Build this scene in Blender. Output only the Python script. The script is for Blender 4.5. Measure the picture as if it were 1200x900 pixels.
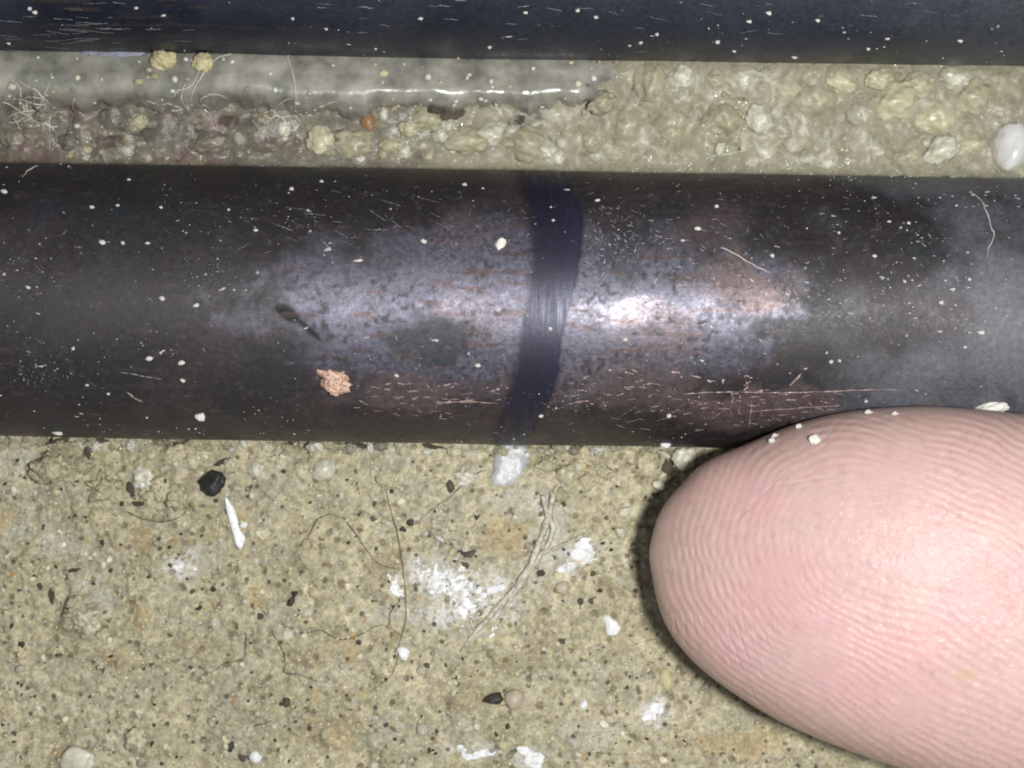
import bpy, bmesh, math, random
import numpy as np
from mathutils import Vector, Matrix, Euler

# ------------------------------------------------------------------ scene, camera, light
sc = bpy.context.scene
for o in list(bpy.data.objects):
    bpy.data.objects.remove(o)
C = sc.collection
MM = 0.001                       # everything below is laid out in millimetres
random.seed(7)
rng = np.random.default_rng(7)

HC = 95.0                        # camera height above the mortar
K = 56.0 / 94.5                  # picture width / distance
cam_d = bpy.data.cameras.new('camera')
cam = bpy.data.objects.new('camera', cam_d); C.objects.link(cam)
cam.location = (0, 0, HC * MM)
cam.rotation_euler = (0, 0, 0)   # straight down
cam_d.sensor_width = 36
cam_d.lens = 36 / K
cam_d.clip_start = 0.002
cam_d.clip_end = 20
cam_d.dof.use_dof = True
cam_d.dof.focus_distance = (HC - 4.5) * MM
cam_d.dof.aperture_fstop = 66
sc.camera = cam

world = bpy.data.worlds.new('World'); sc.world = world
world.use_nodes = True
bg = world.node_tree.nodes['Background']
bg.inputs['Color'].default_value = (0.80, 0.88, 1.0, 1)
bg.inputs['Strength'].default_value = 0.22

def lamp(name, loc, size, power, color):
    d = bpy.data.lights.new(name, 'AREA'); d.shape = 'DISK'; d.size = size * MM
    d.energy = power; d.color = color
    o = bpy.data.objects.new(name, d); C.objects.link(o)
    o.location = Vector(loc) * MM
    o.rotation_euler = (Vector((5, 2, 2)) * MM - o.location).to_track_quat('-Z', 'Y').to_euler()
    return o
lamp('phone_lamp', (16, -2, 100), 8, 0.132, (1.0, 0.985, 0.97))

sc.view_settings.view_transform = 'Standard'
sc.view_settings.look = 'None'
sc.view_settings.exposure = 0.0
sc.view_settings.gamma = 1.0
sc.view_settings.use_curve_mapping = False
sc.cycles.max_bounces = 8
sc.cycles.use_denoising = True
sc.cycles.filter_width = 1.9
sc.cycles.caustics_reflective = False
sc.cycles.caustics_refractive = False

# ------------------------------------------------------------------ layout maths
def at(px, py, z):
    """the point at height z (mm) seen at photo position px, py (1200 x 900)"""
    s = K * (HC - z) / 1200.0
    return np.array(((px - 600) * s, (450 - py) * s, z), float)

def project(P):
    s = K * (HC - P[..., 2]) / 1200.0
    return 600 + P[..., 0] / s, 450 - P[..., 1] / s

# numpy value noise
def _h(ix, iy, iz, seed):
    n = (ix * 374761393 + iy * 668265263 + iz * 2147483647 + seed * 1274126177) & 0xffffffff
    n = ((n ^ (n >> 13)) * 1274126177) & 0xffffffff
    n = (n ^ (n >> 16)) * 2246822519 & 0xffffffff
    return ((n ^ (n >> 15)) & 0xffffff) / float(0xffffff)
def noise2(x, y, seed=0):
    x = np.asarray(x, float); y = np.asarray(y, float)
    ix = np.floor(x).astype(np.int64); iy = np.floor(y).astype(np.int64)
    fx = x - ix; fy = y - iy
    fx = fx * fx * (3 - 2 * fx); fy = fy * fy * (3 - 2 * fy)
    a = _h(ix, iy, 0, seed); b = _h(ix + 1, iy, 0, seed); c = _h(ix, iy + 1, 0, seed); d = _h(ix + 1, iy + 1, 0, seed)
    return (a * (1 - fx) + b * fx) * (1 - fy) + (c * (1 - fx) + d * fx) * fy
def noise3(x, y, z, seed=0):
    ix = np.floor(x).astype(np.int64); iy = np.floor(y).astype(np.int64); iz = np.floor(z).astype(np.int64)
    f = [t - i for t, i in ((x, ix), (y, iy), (z, iz))]; f = [t * t * (3 - 2 * t) for t in f]
    r = 0
    for dx in (0, 1):
        for dy in (0, 1):
            for dz in (0, 1):
                w = (f[0] if dx else 1 - f[0]) * (f[1] if dy else 1 - f[1]) * (f[2] if dz else 1 - f[2])
                r = r + w * _h(ix + dx, iy + dy, iz + dz, seed)
    return r
def fbm(x, y, scale, octs=4, seed=0, gain=0.5):
    """0..1, feature size scale mm"""
    s = 0; a = 1; t = 0
    ca, sa = math.cos(0.6), math.sin(0.6)
    X, Y = np.asarray(x, float) / scale, np.asarray(y, float) / scale
    for k in range(octs):
        s = s + a * noise2(X + 17.3 * k, Y - 9.1 * k, seed + k); t += a; a *= gain
        X, Y = (X * ca - Y * sa) * 2.03, (X * sa + Y * ca) * 2.03
    return s / t
def sstep(a, b, x):
    t = np.clip((x - a) / (b - a), 0, 1); return t * t * (3 - 2 * t)
def lerp(a, b, t): return a + (b - a) * t
def mixc(col, c, m): return col * (1 - m[..., None]) + np.array(c) * m[..., None]

# ------------------------------------------------------------------ object helpers
def tag(o, label=None, cat=None, group=None, kind=None):
    if label: o['label'] = label
    if cat: o['category'] = cat
    if group: o['group'] = group
    if kind: o['kind'] = kind
    return o

def mesh_np(name, V, F, mat, smooth=True, attrs=None):
    """mesh data from numpy arrays in mm; F is (n,3) or (n,4)"""
    V = np.asarray(V, np.float32) * MM; F = np.asarray(F, np.int32)
    me = bpy.data.meshes.new(name)
    k = F.shape[1]
    me.vertices.add(len(V)); me.vertices.foreach_set('co', V.ravel())
    me.loops.add(F.size); me.loops.foreach_set('vertex_index', F.ravel())
    me.polygons.add(len(F)); me.polygons.foreach_set('loop_start', np.arange(0, F.size, k, dtype=np.int32))
    me.update(calc_edges=True)
    me.polygons.foreach_set('use_smooth', np.full(len(F), smooth, bool))
    for an, arr in (attrs or {}).items():
        arr = np.asarray(arr, np.float32)
        if arr.ndim == 2:
            a = me.attributes.new(an, 'FLOAT_COLOR', 'POINT')
            a.data.foreach_set('color', np.concatenate([arr, np.ones((len(arr), 1), np.float32)], 1).ravel())
        else:
            a = me.attributes.new(an, 'FLOAT', 'POINT'); a.data.foreach_set('value', arr)
    if mat: me.materials.append(mat)
    return me

def obj(name, V, F, mat, loc=(0, 0, 0), parent=None, smooth=True, attrs=None):
    """one mesh object; V in world mm, stored relative to loc (or to its parent's place)"""
    loc = np.array(loc, float)
    base = np.array(parent.location) / MM if parent else loc
    me = mesh_np(name, np.asarray(V) - base, F, mat, smooth, attrs)
    o = bpy.data.objects.new(name, me); C.objects.link(o)
    if parent: o.parent = parent
    else: o.location = Vector(loc) * MM
    return o

def put(name, me, loc, scale, rot, parent=None):
    o = bpy.data.objects.new(name, me); C.objects.link(o)
    base = np.array(parent.location) / MM if parent else np.zeros(3)
    o.location = Vector(np.array(loc) - base) * MM
    o.scale = scale if hasattr(scale, '__len__') else (scale,) * 3
    o.rotation_euler = rot
    if parent: o.parent = parent
    return o

def grid_faces(nx, ny, wrap=False):
    """quads of an (ny, nx) vertex grid; wrap closes the x direction"""
    i = np.arange(ny - 1)[:, None] * nx; j = np.arange(nx if wrap else nx - 1)[None]
    j1 = (j + 1) % nx
    return np.stack([i + j, i + j1, i + nx + j1, i + nx + j], -1).reshape(-1, 4)

def ico(sub):
    bm = bmesh.new(); bmesh.ops.create_icosphere(bm, subdivisions=sub, radius=1)
    V = np.array([v.co[:] for v in bm.verts]); F = np.array([[v.index for v in f.verts] for f in bm.faces]); bm.free()
    return V, F
ICO = {k: ico(k) for k in (1, 2, 3, 4)}

def lump(sub, rough, seed, facets=0, freq=1.3):
    """a pebble: noisy sphere, optionally cut by flat facets; unit size"""
    V, F = ICO[sub]
    d = 1 + rough * 1.4 * (noise3(V[:, 0] * freq + 5, V[:, 1] * freq + 5, V[:, 2] * freq + 5, seed) - .5) \
          + rough * .8 * (noise3(V[:, 0] * freq * 2.6 + 9, V[:, 1] * freq * 2.6, V[:, 2] * freq * 2.6, seed + 3) - .5) \
          + rough * .45 * (noise3(V[:, 0] * freq * 6 + 9, V[:, 1] * freq * 6, V[:, 2] * freq * 6, seed + 5) - .5)
    P = V * d[:, None]
    r = np.random.default_rng(seed)
    for _ in range(facets):
        n = r.normal(size=3); n /= np.linalg.norm(n); t = r.uniform(.55, .85)
        k = P @ n; over = k > t
        P[over] -= n * ((k[over] - t) * .92)[:, None]
    return P, F

def catmull(P, n=8):
    P = np.asarray(P, float)
    if len(P) < 3: 
        t = np.linspace(0, 1, n + 1)[:, None]; return P[0] * (1 - t) + P[1] * t
    Q = np.vstack([2 * P[0] - P[1], P, 2 * P[-1] - P[-2]]); out = []
    for i in range(1, len(Q) - 2):
        a, b, c, d = Q[i - 1:i + 3]
        for t in np.linspace(0, 1, n, endpoint=False):
            out.append(.5 * (2 * b + (c - a) * t + (2 * a - 5 * b + 4 * c - d) * t * t + (3 * b - a - 3 * c + d) * t ** 3))
    out.append(P[-1]); return np.array(out)

def tube(P, rad, sides=6, flat=1.0):
    """tube along points (mm) with a radius per point"""
    P = np.asarray(P, float); n = len(P); rad = np.broadcast_to(rad, n)
    T = np.gradient(P, axis=0); T /= np.linalg.norm(T, axis=1)[:, None] + 1e-12
    up = np.array((0, 0, 1.0)); A = np.cross(T, up); A /= np.linalg.norm(A, axis=1)[:, None] + 1e-9
    B = np.cross(A, T)
    th = np.arange(sides) * 2 * np.pi / sides
    V = P[:, None] + rad[:, None, None] * (A[:, None] * np.cos(th)[None, :, None] + flat * B[:, None] * np.sin(th)[None, :, None])
    F = grid_faces(sides, n, True)
    V = V.reshape(-1, 3)
    # close the ends
    e0 = len(V); V = np.vstack([V, P[0], P[-1]])
    F = [tuple(f) for f in F]
    caps = []
    for k in range(sides):
        caps.append((e0, (k + 1) % sides, k, k)); caps.append((e0 + 1, (n - 1) * sides + k, (n - 1) * sides + (k + 1) % sides, 0))
    tri = np.array([(a, b, c) for a, b, c, _ in caps])
    q = np.array(F)
    F3 = np.vstack([q[:, [0, 1, 2]], q[:, [0, 2, 3]], tri])
    return V, F3

def join(parts):
    Vs, Fs, n = [], [], 0
    for V, F in parts:
        Vs.append(V); Fs.append(np.asarray(F) + n); n += len(V)
    return np.vstack(Vs), np.vstack(Fs)

# ------------------------------------------------------------------ materials
def nodes(name):
    m = bpy.data.materials.new(name); m.use_nodes = True
    nt = m.node_tree; b = nt.nodes['Principled BSDF']
    return m, nt, b
def nd(nt, typ, **kw):
    n = nt.nodes.new(typ)
    for k, v in kw.items():
        if k in n.inputs.keys(): n.inputs[k].default_value = v
        else: setattr(n, k, v)
    return n
def mapping(nt, scale=(1000,) * 3):
    tc = nd(nt, 'ShaderNodeTexCoord'); mp = nd(nt, 'ShaderNodeMapping')
    mp.inputs['Scale'].default_value = scale
    nt.links.new(tc.outputs['Object'], mp.inputs['Vector'])
    return mp.outputs[0]
def noise_n(nt, vec, scale, detail=4, rough=.55):
    n = nd(nt, 'ShaderNodeTexNoise'); n.inputs['Scale'].default_value = scale
    n.inputs['Detail'].default_value = detail; n.inputs['Roughness'].default_value = rough
    nt.links.new(vec, n.inputs['Vector']); return n.outputs[0]
def maprange(nt, src, a, b, c, d):
    n = nd(nt, 'ShaderNodeMapRange'); n.inputs[1].default_value = a; n.inputs[2].default_value = b
    n.inputs[3].default_value = c; n.inputs[4].default_value = d
    nt.links.new(src, n.inputs[0]); return n.outputs[0]
def math_n(nt, op, a, b):
    n = nd(nt, 'ShaderNodeMath', operation=op)
    for i, v in enumerate((a, b)):
        if hasattr(v, 'links'): nt.links.new(v, n.inputs[i])
        else: n.inputs[i].default_value = v
    return n.outputs[0]
def attr(nt, name, out='Color'):
    n = nd(nt, 'ShaderNodeAttribute', attribute_name=name); return n.outputs[out]
def bump(nt, b, h, dist, strength=1.0):
    n = nd(nt, 'ShaderNodeBump'); n.inputs['Distance'].default_value = dist * MM; n.inputs['Strength'].default_value = strength
    nt.links.new(h, n.inputs['Height']); nt.links.new(n.outputs[0], b.inputs['Normal']); return n
def scale_col(nt, col, fac):
    n = nd(nt, 'ShaderNodeVectorMath', operation='SCALE')
    nt.links.new(col, n.inputs[0]); nt.links.new(fac, n.inputs['Scale']); return n.outputs[0]

def simple(name, color, rough=.6, vary=.25, nscale=2.0, bumpd=.02, bscale=6.0, sss=0, sssr=(1, .8, .5), coat=0, metal=0, trans=0, by_object=0.0, spec=.5):
    m, nt, b = nodes(name)
    v = mapping(nt)
    f = maprange(nt, noise_n(nt, v, nscale, 5), .3, .7, 1 - vary, 1 + vary)
    if by_object:
        oi = nd(nt, 'ShaderNodeObjectInfo')
        f = math_n(nt, 'MULTIPLY', f, maprange(nt, oi.outputs['Random'], 0, 1, 1 - by_object, 1 + by_object))
    rgb = nd(nt, 'ShaderNodeRGB'); rgb.outputs[0].default_value = (*color, 1)
    nt.links.new(scale_col(nt, rgb.outputs[0], f), b.inputs['Base Color'])
    b.inputs['Roughness'].default_value = rough; b.inputs['Metallic'].default_value = metal
    b.inputs['Specular IOR Level'].default_value = spec
    if sss:
        b.inputs['Subsurface Weight'].default_value = sss; b.inputs['Subsurface Scale'].default_value = MM
        b.inputs['Subsurface Radius'].default_value = sssr
    b.inputs['Coat Weight'].default_value = coat; b.inputs['Coat Roughness'].default_value = .15
    b.inputs['Transmission Weight'].default_value = trans
    if bumpd: bump(nt, b, noise_n(nt, v, bscale, 5), bumpd)
    return m

def mat_ground():
    m, nt, b = nodes('mortar')
    v = mapping(nt)
    f = maprange(nt, noise_n(nt, v, 5.5, 6, .7), .28, .72, .62, 1.34)
    nt.links.new(scale_col(nt, attr(nt, 'col'), f), b.inputs['Base Color'])
    w = attr(nt, 'wet', 'Fac')
    nt.links.new(maprange(nt, w, 0, 1, .62, .34), b.inputs['Roughness'])
    nt.links.new(maprange(nt, w, 0, 1, .0, .45), b.inputs['Coat Weight'])
    b.inputs['Coat Roughness'].default_value = .14
    b.inputs['Subsurface Weight'].default_value = .25; b.inputs['Subsurface Scale'].default_value = MM
    b.inputs['Subsurface Radius'].default_value = (.25, .2, .12)
    bump(nt, b, noise_n(nt, v, 7, 6, .75), .11)
    return m

def mat_pipe():
    m, nt, b = nodes('oxidised_copper')
    v = mapping(nt)
    vs = mapping(nt, (140, 1500, 1500))        # drawn out along the pipe
    fine = noise_n(nt, v, 3.5, 6, .75)
    f = maprange(nt, fine, .3, .7, .6, 1.4)
    nt.links.new(scale_col(nt, attr(nt, 'col'), f), b.inputs['Base Color'])
    r = attr(nt, 'rough', 'Fac')
    rr = math_n(nt, 'ADD', r, maprange(nt, noise_n(nt, v, 6, 4, .7), .3, .7, -.09, .09))
    nt.links.new(rr, b.inputs['Roughness'])
    cr = nd(nt, 'ShaderNodeTexNoise'); cr.inputs['Scale'].default_value = 3.2; cr.inputs['Detail'].default_value = 5; cr.inputs['Roughness'].default_value = .7; cr.inputs['Distortion'].default_value = 1.2
    nt.links.new(v, cr.inputs['Vector'])
    crk = maprange(nt, cr.outputs[0], .42, .56, .4, 1.0)
    nt.links.new(math_n(nt, 'MULTIPLY', attr(nt, 'metal', 'Fac'), crk), b.inputs['Metallic'])
    h1 = noise_n(nt, v, 6, 6, .85); h2 = noise_n(nt, vs, 2.2, 3, .6)
    h = math_n(nt, 'ADD', math_n(nt, 'ADD', h1, math_n(nt, 'MULTIPLY', crk, .3)), math_n(nt, 'MULTIPLY', h2, .3))
    bump(nt, b, h, .013)
    b.inputs['Specular IOR Level'].default_value = .55
    return m

def mat_ink():
    m, nt, b = nodes('marker_ink')
    v = mapping(nt)
    vb = mapping(nt, (9000, 350, 350))          # brush streaks round the pipe
    s = noise_n(nt, vb, 1.0, 4, .6)
    rgb = nd(nt, 'ShaderNodeRGB'); rgb.outputs[0].default_value = (.0095, .0085, .019, 1)
    nt.links.new(scale_col(nt, rgb.outputs[0], maprange(nt, s, .3, .7, .55, 1.6)), b.inputs['Base Color'])
    b.inputs['Specular IOR Level'].default_value = .85; b.inputs['Specular Tint'].default_value = (.8, .82, 1, 1)
    nt.links.new(maprange(nt, s, .3, .7, .55, .38), b.inputs['Roughness'])
    h = math_n(nt, 'ADD', s, math_n(nt, 'MULTIPLY', noise_n(nt, v, 5, 4, .7), .5))
    bump(nt, b, h, .018)
    cov = attr(nt, 'cov', 'Fac')
    a = math_n(nt, 'ADD', cov, maprange(nt, math_n(nt, 'ADD', noise_n(nt, v, 3.5, 5, .75), math_n(nt, 'MULTIPLY', s, .5)), .45, 1.05, -.42, .30))
    nt.links.new(a, b.inputs['Alpha'])
    return m

def mat_skin():
    m, nt, b = nodes('skin')
    v = mapping(nt)
    f = maprange(nt, noise_n(nt, v, 1.6, 6, .65), .3, .7, .93, 1.07)
    nt.links.new(scale_col(nt, attr(nt, 'col'), f), b.inputs['Base Color'])
    b.inputs['Subsurface Weight'].default_value = .35; b.inputs['Subsurface Scale'].default_value = MM
    b.inputs['Subsurface Radius'].default_value = (1.1, .45, .25)
    nt.links.new(maprange(nt, noise_n(nt, v, 2.5, 4, .6), .3, .7, .52, .64), b.inputs['Roughness'])
    b.inputs['Coat Weight'].default_value = .30; b.inputs['Coat Roughness'].default_value = .2
    cb = nd(nt, 'ShaderNodeBump'); cb.inputs['Distance'].default_value = .13 * MM
    nt.links.new(noise_n(nt, v, 3.0, 3, .55), cb.inputs['Height']); nt.links.new(cb.outputs[0], b.inputs['Coat Normal'])
    b.inputs['Specular IOR Level'].default_value = .26
    bump(nt, b, noise_n(nt, v, 7, 5, .65), .016)
    return m

M = dict(
    ground=mat_ground(), pipe=mat_pipe(), ink=mat_ink(), skin=mat_skin(),
    gel=simple('grey_sealant', (.265, .26, .22), .24, .45, .7, .012, 3, sss=.5, sssr=(.8, .75, .6), coat=.25),
    lump=simple('sand_lump', (.41, .385, .265), .5, .22, 2.5, .05, 4, sss=.7, sssr=(.6, .55, .4), coat=.15, by_object=.22),
    grimelump=simple('grimy_lump', (.20, .18, .14), .4, .35, 2.5, .06, 4, sss=.4, sssr=(.5, .45, .3), coat=.25, by_object=.3),
    nodule=simple('mortar_nodule', (.42, .385, .25), .65, .5, 5, .1, 7, by_object=.15),
    palelump=simple('pale_crystal', (.50, .485, .39), .42, .18, 2, .03, 4, sss=.8, sssr=(.8, .75, .6), coat=.15, by_object=.18),
    grain=simple('sand_grain', (.46, .41, .26), .6, .3, 3, .04, 6, by_object=.4),
    palegrain=simple('pale_grain', (.60, .57, .44), .5, .2, 3, .04, 6, sss=.4, sssr=(.3, .3, .2), by_object=.2),
    greygrain=simple('grey_grain', (.36, .345, .27), .5, .3, 3, .04, 6, by_object=.35),
    dark=simple('dark_grain', (.055, .045, .03), .5, .4, 3, .04, 6, by_object=.6),
    black=simple('black_slag', (.018, .017, .018), .38, .5, 2, .08, 4, spec=.6),
    white=simple('white_plaster', (.74, .74, .735), .6, .18, 4, .05, 5, sss=.2, sssr=(.2, .2, .2)),
    offwhite=simple('chalky_chip', (.66, .64, .58), .65, .12, 3, .06, 5),
    milky=simple('milky_film', (.44, .45, .45), .4, .16, .8, .02, 3, sss=.3, sssr=(.4, .4, .4)),
    palewhite=simple('cloudy_white', (.58, .58, .56), .3, .15, 1.2, .03, 3, sss=.3, sssr=(.3, .3, .3), coat=.4),
    smear=simple('blue_grey_reflection', (.22, .23, .28), .4, .4, 3, .04, 5),  # stands in for a bluish-white reflection
    shade=simple('crevice_shade', (.085, .07, .05), .7, .5, 4, .1, 6),  # shade of crevices and hollows, given as a dark colour
    orange=simple('orange_grain', (.27, .15, .075), .45, .25, 2, .04, 5, coat=.2),
    yellow=simple('yellow_lump', (.52, .47, .27), .6, .2, 2.5, .1, 4, sss=.3, sssr=(.4, .35, .2)),
    copper=simple('copper_crumb', (.50, .33, .25), .55, .65, 4, .08, 5, metal=.35),
    scratch=simple('bare_copper', (.50, .37, .34), .5, .4, 4, .02, 8, metal=.6),
    greyscratch=simple('bare_metal', (.30, .30, .32), .5, .3, 4, .02, 8, metal=.4),
    dust=simple('dust', (.36, .355, .345), .7, .8, 1.6, 0, 1),
    root=simple('dry_root', (.48, .45, .36), .6, .45, 4, .12, 6),
    hair=simple('dark_hair', (.06, .04, .022), .45, .3, 2, 0, 1),
    palehair=simple('pale_fibre', (.50, .49, .42), .5, .15, 2, 0, 1, sss=.2, sssr=(.1, .1, .1)),
    wispfibre=simple('grey_fibre', (.52, .51, .45), .5, .2, 2, 0, 1),
    pinkpebble=simple('pinkish_pebble', (.42, .35, .27), .5, .12, 2, .03, 5, coat=.1),
)

# ------------------------------------------------------------------ pipes: axis lines
R = 7.42
PIPES = dict(front=dict(Y=4.13, Z=1.0, a=math.radians(-0.93)), back=dict(Y=25.2, Z=1.0, a=math.radians(-0.78)))
for p in PIPES.values():
    p['d'] = np.array((math.cos(p['a']), math.sin(p['a']), 0)); p['n'] = np.array((-math.sin(p['a']), math.cos(p['a']), 0))
def pipe_pt(p, x, th, r=R):
    """x along the axis, th from straight up towards +y"""
    x = np.asarray(x, float); th = np.asarray(th, float)
    if np.ndim(r): r = np.asarray(r)[..., None]
    return np.array((0, p['Y'], p['Z'])) + x[..., None] * p['d'] + r * (np.sin(th)[..., None] * p['n'] + np.cos(th)[..., None] * np.array((0, 0, 1.0)))
def pipe_hit(p, px, py, r=R):
    O = np.array((0, 0, HC)); D = at(px, py, 0) - O; D /= np.linalg.norm(D)
    c = np.array((0, p['Y'], p['Z'])); w = O - c
    d = D - (D @ p['d']) * p['d']; e = w - (w @ p['d']) * p['d']
    A, B, Cc = d @ d, 2 * d @ e, e @ e - r * r
    q = B * B - 4 * A * Cc
    if q < 0: return None
    t = (-B - math.sqrt(q)) / (2 * A); P = O + t * D
    x = (P - c) @ p['d']; th = math.atan2((P - c) @ p['n'], (P - c)[2])
    return P, x, th

# ------------------------------------------------------------------ the mortar, one sheet
def steps(a, b, s): return np.arange(a, b, s)
FX = .07
gx = np.concatenate([steps(-75, -30, 1.2), steps(-30, 30, FX), steps(30, 76, 1.2)])
gy = np.concatenate([steps(-60, -23, 1.0), steps(-23, -2.2, FX), steps(-2.2, 10.8, .5), steps(10.8, 18.6, FX), steps(18.6, 60, 1.2)])
NX, NY = len(gx), len(gy)
GX, GY = np.meshgrid(gx, gy)
fine_x = (np.searchsorted(gx, -30), np.searchsorted(gx, 30))
gap = sstep(8.5, 10.5, GY) * (1 - sstep(19, 22, GY))
H = -.15 + 1.1 * (fbm(GX, GY, 9, 3, 3) - .5) + .9 * (fbm(GX, GY, 2.2, 3, 11) - .5) + .5 * (fbm(GX, GY, .75, 3, 21, .6) - .5)
H -= gap * 1.0
H += gap * 1.5 * (fbm(GX, GY, 1.9, 3, 31) - .5)
# hollows and rises that the photograph shows
PX, PY = 600 + GX / (K * HC / 1200), 450 - GY / (K * HC / 1200)
def blob(px, py, rx, ry, ang=0, wob=.35, seed=0):
    c, s = math.cos(math.radians(ang)), math.sin(math.radians(ang))
    dx, dy = PX - px, PY - py
    u, v = (dx * c + dy * s) / rx, (-dx * s + dy * c) / ry
    return np.hypot(u, v) + wob * 2 * (fbm(GX, GY, .9, 3, 50 + seed) - .5)
for (px, py, rx, ry, dh) in ((180, 565, 30, 34, -.35), (200, 552, 22, 18, .25), (75, 560, 40, 32, .35), (125, 575, 24, 18, .28), (190, 575, 40, 24, .45),
                             (62, 705, 20, 40, -.5), (98, 722, 32, 26, .65), (45, 870, 60, 28, -.45), (95, 892, 40, 20, .4), (165, 868, 30, 26, .3),
                             (640, 640, 26, 44, -.35), (700, 560, 70, 30, .2), (520, 690, 55, 45, .12), (330, 560, 50, 26, .25), (470, 545, 60, 24, .2),
                             (545, 645, 26, 9, -.3), (110, 780, 50, 40, .2), (760, 545, 16, 30, -.7)):
    H += dh * (1 - sstep(.35, 1.15, blob(px, py, rx, ry, 0, .35, int(px) % 17)))
# the mortar creeps up the front pipe's lower side, with chips missing
edge = -3.29 - .0162 * GX
dd = np.abs(GY - edge)
H += (GY < 0) * .35 * np.exp(-(dd / .45) ** 2) * sstep(.35, .6, fbm(GX, GY, 1.6, 3, 61))
H -= (GY < 0) * .9 * np.exp(-(dd / .4) ** 2) * sstep(.58, .72, fbm(GX, GY, 1.5, 3, 71))

n1 = fbm(GX, GY, 6, 4, 81); n2 = fbm(GX, GY, 1.4, 4, 91); n3 = fbm(GX, GY, .3, 3, 101)
col = np.empty((NY, NX, 3)); col[:] = (.485, .445, .315)
col = mixc(col, (.39, .36, .235), sstep(.42, .66, n1))
col = mixc(col, (.54, .49, .325), sstep(.48, .68, n2) * .7)
col = mixc(col, (.33, .28, .165), sstep(.56, .72, fbm(GX, GY, 1.9, 4, 93)) * .6)
col = mixc(col, (.51, .46, .305), sstep(.5, .7, fbm(GX, GY, 4.5, 3, 95)) * .5)
col = mixc(col, (.41, .385, .28), sstep(.56, .7, fbm(GX, GY, 3.2, 4, 111)) * .7)
col *= (.5 + .94 * n3)[..., None]
# ochre stains
for (px, py, rx, ry, s) in ((165, 725, 14, 22, 1), (285, 615, 10, 30, 2), (590, 625, 34, 24, 3), (412, 765, 12, 26, 4), (370, 815, 10, 10, 5), (160, 635, 16, 20, 6), (400, 870, 14, 16, 7), (860, 870, 60, 20, 8), (300, 700, 18, 16, 9), (5, 610, 12, 14, 10)):
    col = mixc(col, (.46, .31, .13), (1 - sstep(.4, 1.2, blob(px, py, rx, ry, 0, .6, s))) * .45)
for (px, py, rx, ry, s) in ((20, 535, 28, 22, 1), (15, 625, 22, 16, 2), (110, 700, 34, 26, 3), (600, 590, 46, 22, 4), (640, 655, 40, 34, 5), (60, 640, 30, 12, 6), (830, 770, 40, 16, 7), (460, 855, 30, 22, 8), (445, 720, 18, 12, 9), (110, 575, 12, 20, 10), (240, 655, 24, 20, 11), (690, 860, 50, 20, 12), (655, 610, 16, 30, 13)):
    col = mixc(col, (.49, .475, .39), (1 - sstep(.3, 1.25, blob(px, py, rx, ry, 0, .7, 20 + s))) * .62)
col = mixc(col, (.34, .33, .25), gap * .8)
col = mixc(col, (.37, .35, .24), gap * sstep(.45, .65, fbm(GX, GY, 1.2, 3, 131)) * .8)
# towards the left the gap holds grey grime
col = mixc(col, (.17, .155, .13), gap * (1 - sstep(200, 640, PX)) * sstep(.32, .6, fbm(GX, GY, 1.3, 3, 141)) * .85)
wet = np.clip(gap * .85 + sstep(.6, .75, fbm(GX, GY, 4, 3, 151)) * .25, 0, 1)

for (px, py, rx, ry, s, m) in ((528, 690, 52, 46, 31, .8), (672, 652, 36, 24, 32, .6), (575, 700, 46, 30, 33, .5), (560, 880, 36, 12, 34, .5), (622, 886, 24, 18, 35, .6), (215, 664, 22, 16, 36, .5), (768, 830, 18, 20, 37, .7), (640, 620, 22, 40, 38, .4)):
    col = mixc(col, (.72, .72, .70), (1 - sstep(.25, 1.2, blob(px, py, rx, ry, 0, .9, s))) * m)

# sand grains as relief: each a little dome of its own colour; pits between them
pal = [((.50, .46, .28), .26), ((.40, .35, .19), .25), ((.35, .30, .17), .14), ((.44, .42, .32), .13), ((.58, .56, .45), .08), ((.20, .14, .08), .05), ((.45, .28, .11), .03), ((.085, .072, .05), .07)]
pc = np.array([p[0] for p in pal]); pw = np.array([p[1] for p in pal]); pw /= pw.sum()
def stamp(cx, cy, r, c, up, cm):
    i0, i1 = np.searchsorted(gx, (cx - r, cx + r)); j0, j1 = np.searchsorted(gy, (cy - r, cy + r))
    if i1 - i0 < 1 or j1 - j0 < 1: return
    sl = (slice(j0, j1), slice(i0, i1))
    d2 = ((gx[i0:i1] - cx) ** 2)[None] + ((gy[j0:j1] - cy) ** 2)[:, None]
    k = np.clip(1 - d2 / (r * r), 0, 1)
    ic = min(max(np.searchsorted(gx, cx), 0), NX - 1); jc = min(max(np.searchsorted(gy, cy), 0), NY - 1)
    if up >= 0:
        dome = H[jc, ic] - r * .25 + r * up * np.sqrt(k)
        w = (k > .05)
        H[sl] = np.where(w, np.maximum(H[sl], dome), H[sl])
    else:
        H[sl] += up * r * np.sqrt(k)
    m = np.clip(k * 3, 0, 1) * cm
    col[sl] = col[sl] * (1 - m[..., None]) + c * m[..., None]
N = 15000
gxs = rng.uniform(-29.5, 29.5, N); in_gap = rng.uniform(0, 1, N) < .2
gys = np.where(in_gap, rng.uniform(10.9, 18.5, N), rng.uniform(-22.8, -2.4, N))
rs = np.clip(.085 * np.exp(rng.normal(0, .45, N)), .05, .34)
ci = rng.choice(len(pal), N, p=pw)
jit = rng.uniform(.8, 1.2, N); cms = rng.uniform(.35, .95, N); ups = rng.uniform(.4, 1.0, N)
for k in range(N):
    dk = ci[k] == 7
    stamp(gxs[k], gys[k], min(rs[k], .15) if dk else rs[k], pc[ci[k]] * .94 * jit[k], -.5 if dk else ups[k], .9 if dk else cms[k])
for k in range(550):                                            # open pits
    stamp(rng.uniform(-29, 29), rng.uniform(-22.5, -3), rng.uniform(.07, .2), np.array((.16, .135, .08)), -1.1, .6)

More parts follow.
